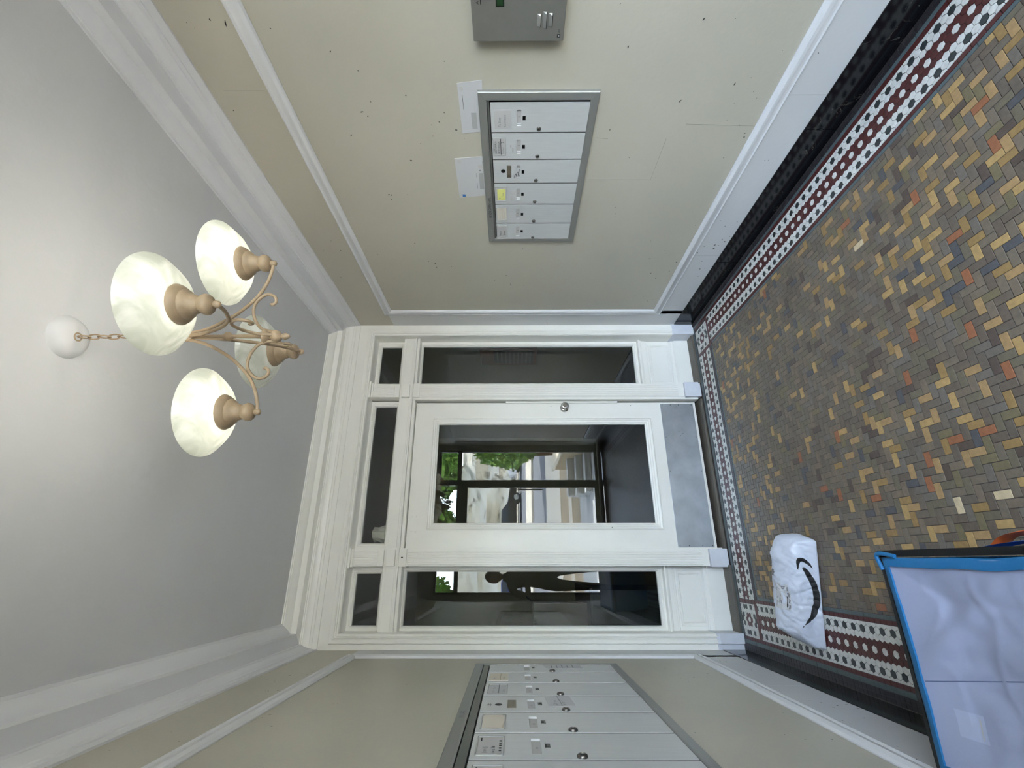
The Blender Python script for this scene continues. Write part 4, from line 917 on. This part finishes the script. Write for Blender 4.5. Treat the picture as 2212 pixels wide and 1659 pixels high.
bx, by = -.185, -.30
DK = mat('dark_jacket', (34, 36, 42), .8, bump=.3, bscale=60); DT = mat('dark_trousers', (28, 30, 36), .85); SKN = mat('skin', (186, 140, 112), .5); HR = mat('dark_hair', (30, 24, 20), .6, bump=.6, bscale=90)
body_pts = [((bx, by, .95), .150, .105), ((bx, by, 1.12), .135, .10), ((bx, by, 1.30), .160, .11), ((bx, by, 1.43), .150, .10), ((bx, by+.01, 1.51), .062, .06), ((bx, by+.02, 1.58), .055, .055),
  ((bx-.19, by, 1.42), .062), ((bx-.25, by+.05, 1.20), .046), ((bx-.09, by+.16, 1.22), .038), ((bx+.09, by+.235, 1.36), .028),
  ((bx+.18, by, 1.42), .062), ((bx+.26, by+.06, 1.20), .046), ((bx+.29, by+.17, 1.27), .036), ((bx+.285, by+.245, 1.36), .027),
  ((bx-.10, by, .86), .095), ((bx-.11, by+.01, .50), .062), ((bx-.12, by-.02, .12), .042), ((bx-.125, by+.07, .045), .036), ((bx-.13, by+.15, .032), .030),
  ((bx+.10, by, .86), .095), ((bx+.11, by+.01, .50), .062), ((bx+.12, by-.02, .12), .042), ((bx+.125, by+.07, .045), .036), ((bx+.13, by+.15, .032), .030)]
body_e = [(0, 1), (1, 2), (2, 3), (3, 4), (4, 5), (3, 6), (6, 7), (7, 8), (8, 9), (3, 10), (10, 11), (11, 12), (12, 13), (0, 14), (14, 15), (15, 16), (16, 17), (17, 18), (0, 19), (19, 20), (20, 21), (21, 22), (22, 23)]
skin('body', body_pts, body_e, DK, pe)
hm = MB().sphere((bx+.01, by+.04, 1.665), .105, 28, 20, (.76, .92, 1.12))
for v in hm.v:
    d = v-Vector((bx+.01, by+.04, 1.665))
    if d.y > .05 and abs(d.x) < .018 and -.035 < d.z < .015: v.y += .018*(1-abs(d.x)/.018)
    if d.z < -.05: v.x -= d.x*.22
    if d.y > .06 and .0 < d.z < .02 and .015 < abs(d.x) < .05: v.y -= .006
hd_ = hm.build('head', SKN, pe, smooth=True, sm_angle=180)
for sg in (-1, 1):
    MB().sphere((bx+.01+sg*.030, by+.122, 1.675), .010, 12, 8).build('eye', M['ink'], hd_, smooth=True); MB().sphere((bx+.01+sg*.080, by+.04, 1.66), .026, 12, 8, (.35, .6, 1)).build('ear', SKN, hd_, smooth=True)
MB().sphere((bx+.01, by+.126, 1.605), .020, 12, 8, (1, .3, .28)).build('mouth', mat('lips', (150, 84, 76), .5), hd_, smooth=True)
hr = MB().sphere((bx+.01, by+.025, 1.69), .112, 28, 20, (.78, .94, 1.06)); 
for v in hr.v:
    d = v-Vector((bx+.01, by+.025, 1.69))
    if d.z < .03 and d.y > -.01: v.y -= (d.y+.01)*.9
hr.build('hair', HR, hd_, smooth=True, sm_angle=180)
for sg, wr_ in ((-1, Vector((bx+.09, by+.235, 1.36))), (1, Vector((bx+.285, by+.245, 1.36)))):
    c = wr_+Vector((0, .012, .025)); pts = [((c.x, c.y, c.z-.03), .022, .016), ((c.x, c.y+.004, c.z+.012), .030, .014)]; ed = [(0, 1)]
    skin('hand', pts+[((c.x, c.y+.008, c.z+.035), .026, .012)], ed+[(1, 2)], SKN, pe)
    for q in range(4):
        z0 = c.z-.004+q*.0155; fl_ = (.030, .036, .034, .026)[q]
        skin('finger', [((c.x, c.y+.006, z0), .0085), ((c.x-sg*.016, c.y+.018, z0+.002), .0078), ((c.x-sg*(.016+fl_*.5), c.y+.022, z0+.003), .0070), ((c.x-sg*(.016+fl_), c.y+.020, z0+.003), .0062)], [(0, 1), (1, 2), (2, 3)], SKN, pe, 1)
    skin('thumb', [((c.x, c.y-.004, c.z-.012), .010), ((c.x-sg*.014, c.y-.010, c.z+.004), .0092), ((c.x-sg*.030, c.y-.008, c.z+.016), .008)], [(0, 1), (1, 2)], SKN, pe, 1)
ph = empty('phone', (0, -.03, 1.36), 'dark phone held sideways up by the person behind the lens', 'phone')
MB().box(-.074, .074, -.034, -.026, 1.372, 1.436).build('case', M['black'], ph, bevel=.003)
# ================================================================== LOBBY BEHIND THE DOOR
LM = mat('lobby_wall', (150, 140, 118), .5); LD = mat('lobby_floor', (44, 34, 30), .4); LC = mat('lobby_ceiling', (170, 166, 156), .7)
for nm, a in (('wall_lobby_right', (2.0, 2.12, 3.42, 7.6, 0, 2.9)), ('wall_lobby_left', (-1.12, -1.0, 3.42, 7.6, 0, 2.9)), ('wall_lobby_back', (-1.12, 2.12, 7.6, 7.7, 0, 2.9))): wall(nm, *a, LM)
wall('wall_lobby_front', XR+.0, 2.12, 3.34, 3.42, 0, 2.9, LM); wall('wall_lobby_front', -1.12, XL, 3.34, 3.42, 0, 2.9, LM)
tag(MB().box(-1.12, 2.12, 3.34, 7.7, -.06, -.003).build('floor_lobby', LD), kind='structure'); tag(MB().box(-1.12, 2.12, 3.34, 7.7, 2.88, 2.95).build('ceiling_lobby', LC), kind='structure')
tag(MB().box(1.985, 2.0, 3.43, 7.6, 0, .22).build('baseboard_lobby', M['bronze']), kind='structure')
vb = empty('wall_vent', (2.0, 4.18, 1.17), 'brown wooden box with dark grille on the lobby wall behind the right sidelight', 'vent')
BW = mat('brown_wood', (112, 62, 44), .5)
MB().box(1.94, 2.0, 3.99, 4.37, 1.17, 1.735).build('box', BW, vb, bevel=.004)
MB().box(1.935, 1.941, 4.03, 4.32, 1.20, 1.60).build('grille_frame', M['bronze'], vb, bevel=.002)
for q in range(9): MB().box(1.929, 1.936, 4.045, 4.305, 1.225+q*.041, 1.240+q*.041).build('slat', M['alud'], vb)
cab = empty('cabinet', (-.70, 4.3, 0), 'black cabinet standing in the lobby behind the left sidelight', 'cabinet')
MB().box(-.96, -.20, 4.0, 4.9, .04, .78).build('carcass', M['black'], cab, bevel=.004)
MB().box(-.98, -.18, 3.98, 4.92, .78, .80).build('top', M['bronze'], cab, bevel=.003)
MB().box(-.585, -.575, 3.99, 4.0, .08, .74).build('door_gap', M['alud'], cab)
bxm = mat('grey_card_box', (96, 90, 80), .8)
sb = empty('carton', (-.40, 4.3, .80), 'grey carton with folded flaps on the black lobby cabinet', 'box')
MB().box(-.50, -.31, 4.15, 4.45, .80, 1.24).build('box', bxm, sb, bevel=.003)
MB().prism([(-.31, 1.24), (-.27, 1.30), (-.267, 1.297), (-.307, 1.237)], 1, 4.16, 4.44).prism([(-.50, 1.24), (-.54, 1.29), (-.537, 1.293), (-.497, 1.243)], 1, 4.16, 4.44).build('flap', bxm, sb)
pb = MB(); pb.lathe((.19, 3.40, 2.262), [(.03, 0), (.055, .004), (.062, .05), (.045, .10), (.05, .135), (.01, .14)], 9)
for v in pb.v: v += Vector((.018*noise.noise(v*31), .014*noise.noise(v*27+Vector((5, 0, 0))), .008*noise.noise(v*40)))
tag(pb.build('crumpled_paper', M['cream']), 'crumpled cream paper on the ledge behind the transom above the door', 'paper')
MB().box(-.0, 0.3, 3.34, 3.47, 2.235, 2.262).build('ledge', M['crown'], ew)

# ================================================================== STREET SEEN IN THE DOOR GLASS
conc = mat('sunlit_concrete', (205, 196, 178), .8, bump=.3, var=.08, vscale=2.5); conc2 = mat('grey_paving', (168, 170, 172), .8, var=.08, vscale=2)
asph = mat('asphalt', (96, 98, 104), .85, bump=.4, var=.08, vscale=6); brick = mat('brown_coping', (150, 132, 104), .8, bump=.4, var=.15, vscale=10)
rockm = veined('pale_rock', (214, 208, 192), (104, 98, 84), .55, .9, .5)
def gz(y): return -.02 if y > -8 else -.02+(-8-y)*.049
def ground(nm, y0, y1, m, dz=0, label=None, x0=-14, x1=16):
    b = MB(); n = 8
    rs = [[(x0, y0+(y1-y0)*k/n, gz(y0+(y1-y0)*k/n)+dz), (x1, y0+(y1-y0)*k/n, gz(y0+(y1-y0)*k/n)+dz), (x1, y0+(y1-y0)*k/n, -1.), (x0, y0+(y1-y0)*k/n, -1.)] for k in range(n+1)]
    return tag(b.loft(rs, closed_ring=True, caps=True).build(nm, m), label, kind='structure')
ground('floor_landing', YF-.10, -3.5, conc2, .0, 'grey stone landing outside the entrance')
ground('floor_planting_strip', -3.5, -4.9, brick, -.02, 'brown strip of ground outside'); ground('trim_5', -4.9, -5.6, conc, .0, 'pale stone edging outside')
ground('floor_brick_strip', -5.6, -7.7, brick, -.02, 'brown paved strip outside'); ground('floor_sidewalk', -7.7, -11.5, conc, .0, 'pale sidewalk')
ground('floor_street', -11.5, -18, asph, -.10, 'grey street surface'); ground('trim_6', -18, -22, conc, 0, 'pale median paving')
ground('floor_parking', -22, -31, asph, -.13, 'sloping parking lane'); ground('trim_7', -31, -34, conc, .0, 'far sidewalk')
for k in range(9): MB().box(-4+k*1.6, -3.985+k*1.6, -7.75, -11.45, -.0, .16).build('joint', brick, bpy.data.objects['floor_sidewalk']) if False else None
# facade round the entrance
fm = mat('facade_stucco', (198, 190, 172), .8, bump=.3)
fa = MB(); fa.box(-14, XL-.14, YF-.5, YF-.1, -1, 9); fa.box(XR+.14, 16, YF-.5, YF-.1, -1, 9); fa.box(XL-.14, XR+.14, YF-.5, YF-.16, 2.62, 9)
tag(fa.build('wall_facade', fm), 'stucco street facade around the entrance', kind='structure')
# stoop side wall with cream coping
st = empty('stoop_wall', (2.0, -2.3, 0), 'low brown stoop wall with cream coping beside the entrance outside', 'wall')
MB().box(1.92, 2.16, -3.5, -1.05, -.02, .50).build('masonry', brick, st, bevel=.01)
MB().box(1.89, 2.19, -3.53, -1.0, .50, .57).build('coping', conc, st, bevel=.01)
for k in range(3): MB().box(1.2, 1.92, -2.0-.28*k, -1.75-.28*k, -.02, .10+.13*k).build('step', conc2, st, bevel=.004)
# hedge: leaf cards with thickness grown over a lumpy core
gm = [mat('leaf_green_%d' % i, c, .5) for i, c in enumerate([(92, 138, 44), (66, 108, 34), (128, 168, 66)])]; wood = mat('bark', (84, 66, 48), .9)
def foliage(root, c, s, n, name='foliage', size=.07):
    rnd = random.Random(int(c[0]*100+c[1]*7)); mb = MB()
    for k in range(n):
        while True:
            p = Vector((rnd.uniform(-1, 1), rnd.uniform(-1, 1), rnd.uniform(-1, 1)))
            if .25 < p.length < 1: break
        p = p*(1+.25*noise.noise(p*2.3)); q = Vector((c[0]+p.x*s[0], c[1]+p.y*s[1], c[2]+p.z*s[2]))
        a = Vector((rnd.gauss(0, 1), rnd.gauss(0, 1), rnd.gauss(0, 1))).normalized(); b_ = a.orthogonal().normalized(); l_ = size*rnd.uniform(.6, 1.3); nn = a.cross(b_)*l_*.12
        mb.add([q-a*l_, q+b_*l_*.45+nn, q+a*l_, q-b_*l_*.45+nn], [(0, 1, 2), (0, 2, 3)], rnd.randrange(3))
    o = mb.build(name, gm, root, recalc=False); return o
hd = empty('hedge', (2.55, -4.2, 0), 'bright green leafy hedge by the sidewalk, seen mirrored in the door glass', 'hedge')
MB().tube([(2.5, -3.6, 0), (2.55, -3.6, 1.2)], .05, 8).tube([(2.6, -4.8, 0), (2.55, -4.8, 1.2)], .05, 8).build('stem', wood, hd)
foliage(hd, (2.75, -4.2, 1.65), (.62, 1.15, .85), 5200, size=.075)
# cars
def car(x, y, rot, rgb, label, L_=4.3, Hh=1.45, van=False):
    z0 = gz(y)-.13
    r = empty('car' if not van else 'van', (x, y, z0), label, 'car' if not van else 'van', 'vehicles parked across the street')
    pm_ = mat('car_paint', rgb, .25, .2); gl = mat('car_glass', (24, 28, 32), .1); rb = mat('tyre', (18, 18, 18), .8)
    def T(px, py, pz): return (x+px*math.cos(rot)-py*math.sin(rot), y+px*math.sin(rot)+py*math.cos(rot), z0+pz)
    h = L_/2; w = .88
    if van: sil = [(-h, .3), (-h, 1.95), (-h+.1, 2.1), (h*.55, 2.1), (h*.8, 1.3), (h*.98, 1.1), (h, .5), (h, .3)]
    else: sil = [(-h, .32), (-h, .78), (-h+.25, .92), (-h*.62, .98), (-h*.36, Hh), (h*.18, Hh), (h*.45, .98), (h*.92, .84), (h, .62), (h, .32)]
    mb = MB(); n = len(sil)
    rs = []
    for yy_, sc_ in ((-w, .94), (-w+.06, 1), (w-.06, 1), (w, .94)): rs.append([T(px, yy_*(1-.16*max(0, pz-.9)/.55 if not van else 1), .32+(pz-.32)*sc_) for px, pz in sil])
    mb.loft(rs, closed_ring=True, caps=True); mb.build('body', pm_, r, bevel=.03)
    gs = MB()
    win = [(-h*.50, 1.02), (-h*.33, Hh-.08), (h*.15, Hh-.08), (h*.36, 1.02)] if not van else [(h*.2, 1.3), (h*.2, 1.9), (h*.52, 1.9), (h*.72, 1.3)]
    for sgn in (-1, 1):
        f = .86 if not van else .995
        gs.add([T(px, sgn*w*(f if pz > 1.1 and not van else (.965 if not van else f))+sgn*.015, pz) for px, pz in win], [(0, 1, 2, 3)])
    gs.build('side_window', gl, r)
    for px in (-h*.62, h*.62):
        for sgn in (-1, 1):
            wv = MB().lathe(T(px, sgn*(w-.1), .32), [(.32, -.09), (.33, -.06), (.33, .06), (.32, .09), (.2, .1), (.02, .1)], 18, (-math.sin(rot)*sgn, math.cos(rot)*sgn, 0))
            wv.build('wheel', rb, r, smooth=True)
            MB().lathe(T(px, sgn*(w+.0), .32), [(.2, 0), (.17, .02), (.03, .03)], 14, (-math.sin(rot)*sgn, math.cos(rot)*sgn, 0)).build('hubcap', M['alu'], r)
    for sgn in (-1, 1):
        MB().box(0, 0, 0, 0, 0, 0).add([T(h-.01, sgn*.55, .66), T(h-.01, sgn*.82, .66), T(h-.04, sgn*.82, .78), T(h-.04, sgn*.55, .78)], [(0, 1, 2, 3)]).build('headlamp', M['paper'], r)
for i, (x, y, rgb, lb) in enumerate(((-1.6, -29, (30, 50, 110), 'dark blue car parked farthest left by the rock wall across the street'), (3.3, -29.2, (14, 14, 18), 'black car parked second across the street below the rock wall'), (8.4, -29.0, (226, 228, 232), 'white car parked third along the far curb across the street'))):
    car(x, y, 0, rgb, lb)
car(12.6, -24.5, 1.35, (232, 232, 230), 'white van parked on the street beyond the hedge', 4.8, 2.1, True)
# rock wall and slope with trees
rw = MB(); rs = []
for i in range(90):
    x = -16+i*.42; col_v = []
    for j in range(17):
        z_ = .6+j*.36; p = Vector((x*.25, z_*.9, 2)); d = 1.6*noise.noise(p)+.55*noise.noise(p*3.1)+.35*abs(noise.noise(Vector((x*.6, z_*3.5, 5))))
        col_v.append((x, -34.2-z_*.35-d, z_))
    rs.append(col_v)
tag(rw.loft(rs).build('rock_face', rockm, smooth=True, sm_angle=30), 'tall pale weathered rock face across the street', kind='structure')
for i, (x, y, z_, s) in enumerate(((2.4, -37.6, 7.9, 2.7), (8.6, -37.8, 8.0, 2.7), (-4, -37.6, 7.8, 2.7))):
    t_ = empty('tree', (x, y, z_-3), ['green tree on top of the rock face straight above the black car', 'green tree on top of the rock face above the red car', 'green tree on top of the rock face at its left end'][i], 'tree', 'trees on the rock face')
    MB().tube([(x, y, z_-3.6), (x+.2, y, z_)], [.22, .12], 8).build('trunk', wood, t_); foliage(t_, (x, y, z_+.6), (s, s, s*.8), 2800, 'crown', .30)
hs = MB(); hs.box(7.0, 13, -24, -14, 0, 9)
hb_ = empty('building', (12.5, -13.5, 0), 'pale grey building on the street to the right of the entrance outside', 'building')
MB().box(9.2, 13.5, -17, -8, -.2, 9).build('wall', conc, hb_)
for k in range(3):
    for q in range(3): f_ = MB().box(9.16, 9.22, -10.2-q*2.2, -9.2-q*2.2, 1.2+k*2.6, 2.7+k*2.6).build('window', M['bronze'], hb_)
# small things
bpy.context.view_layer.update()
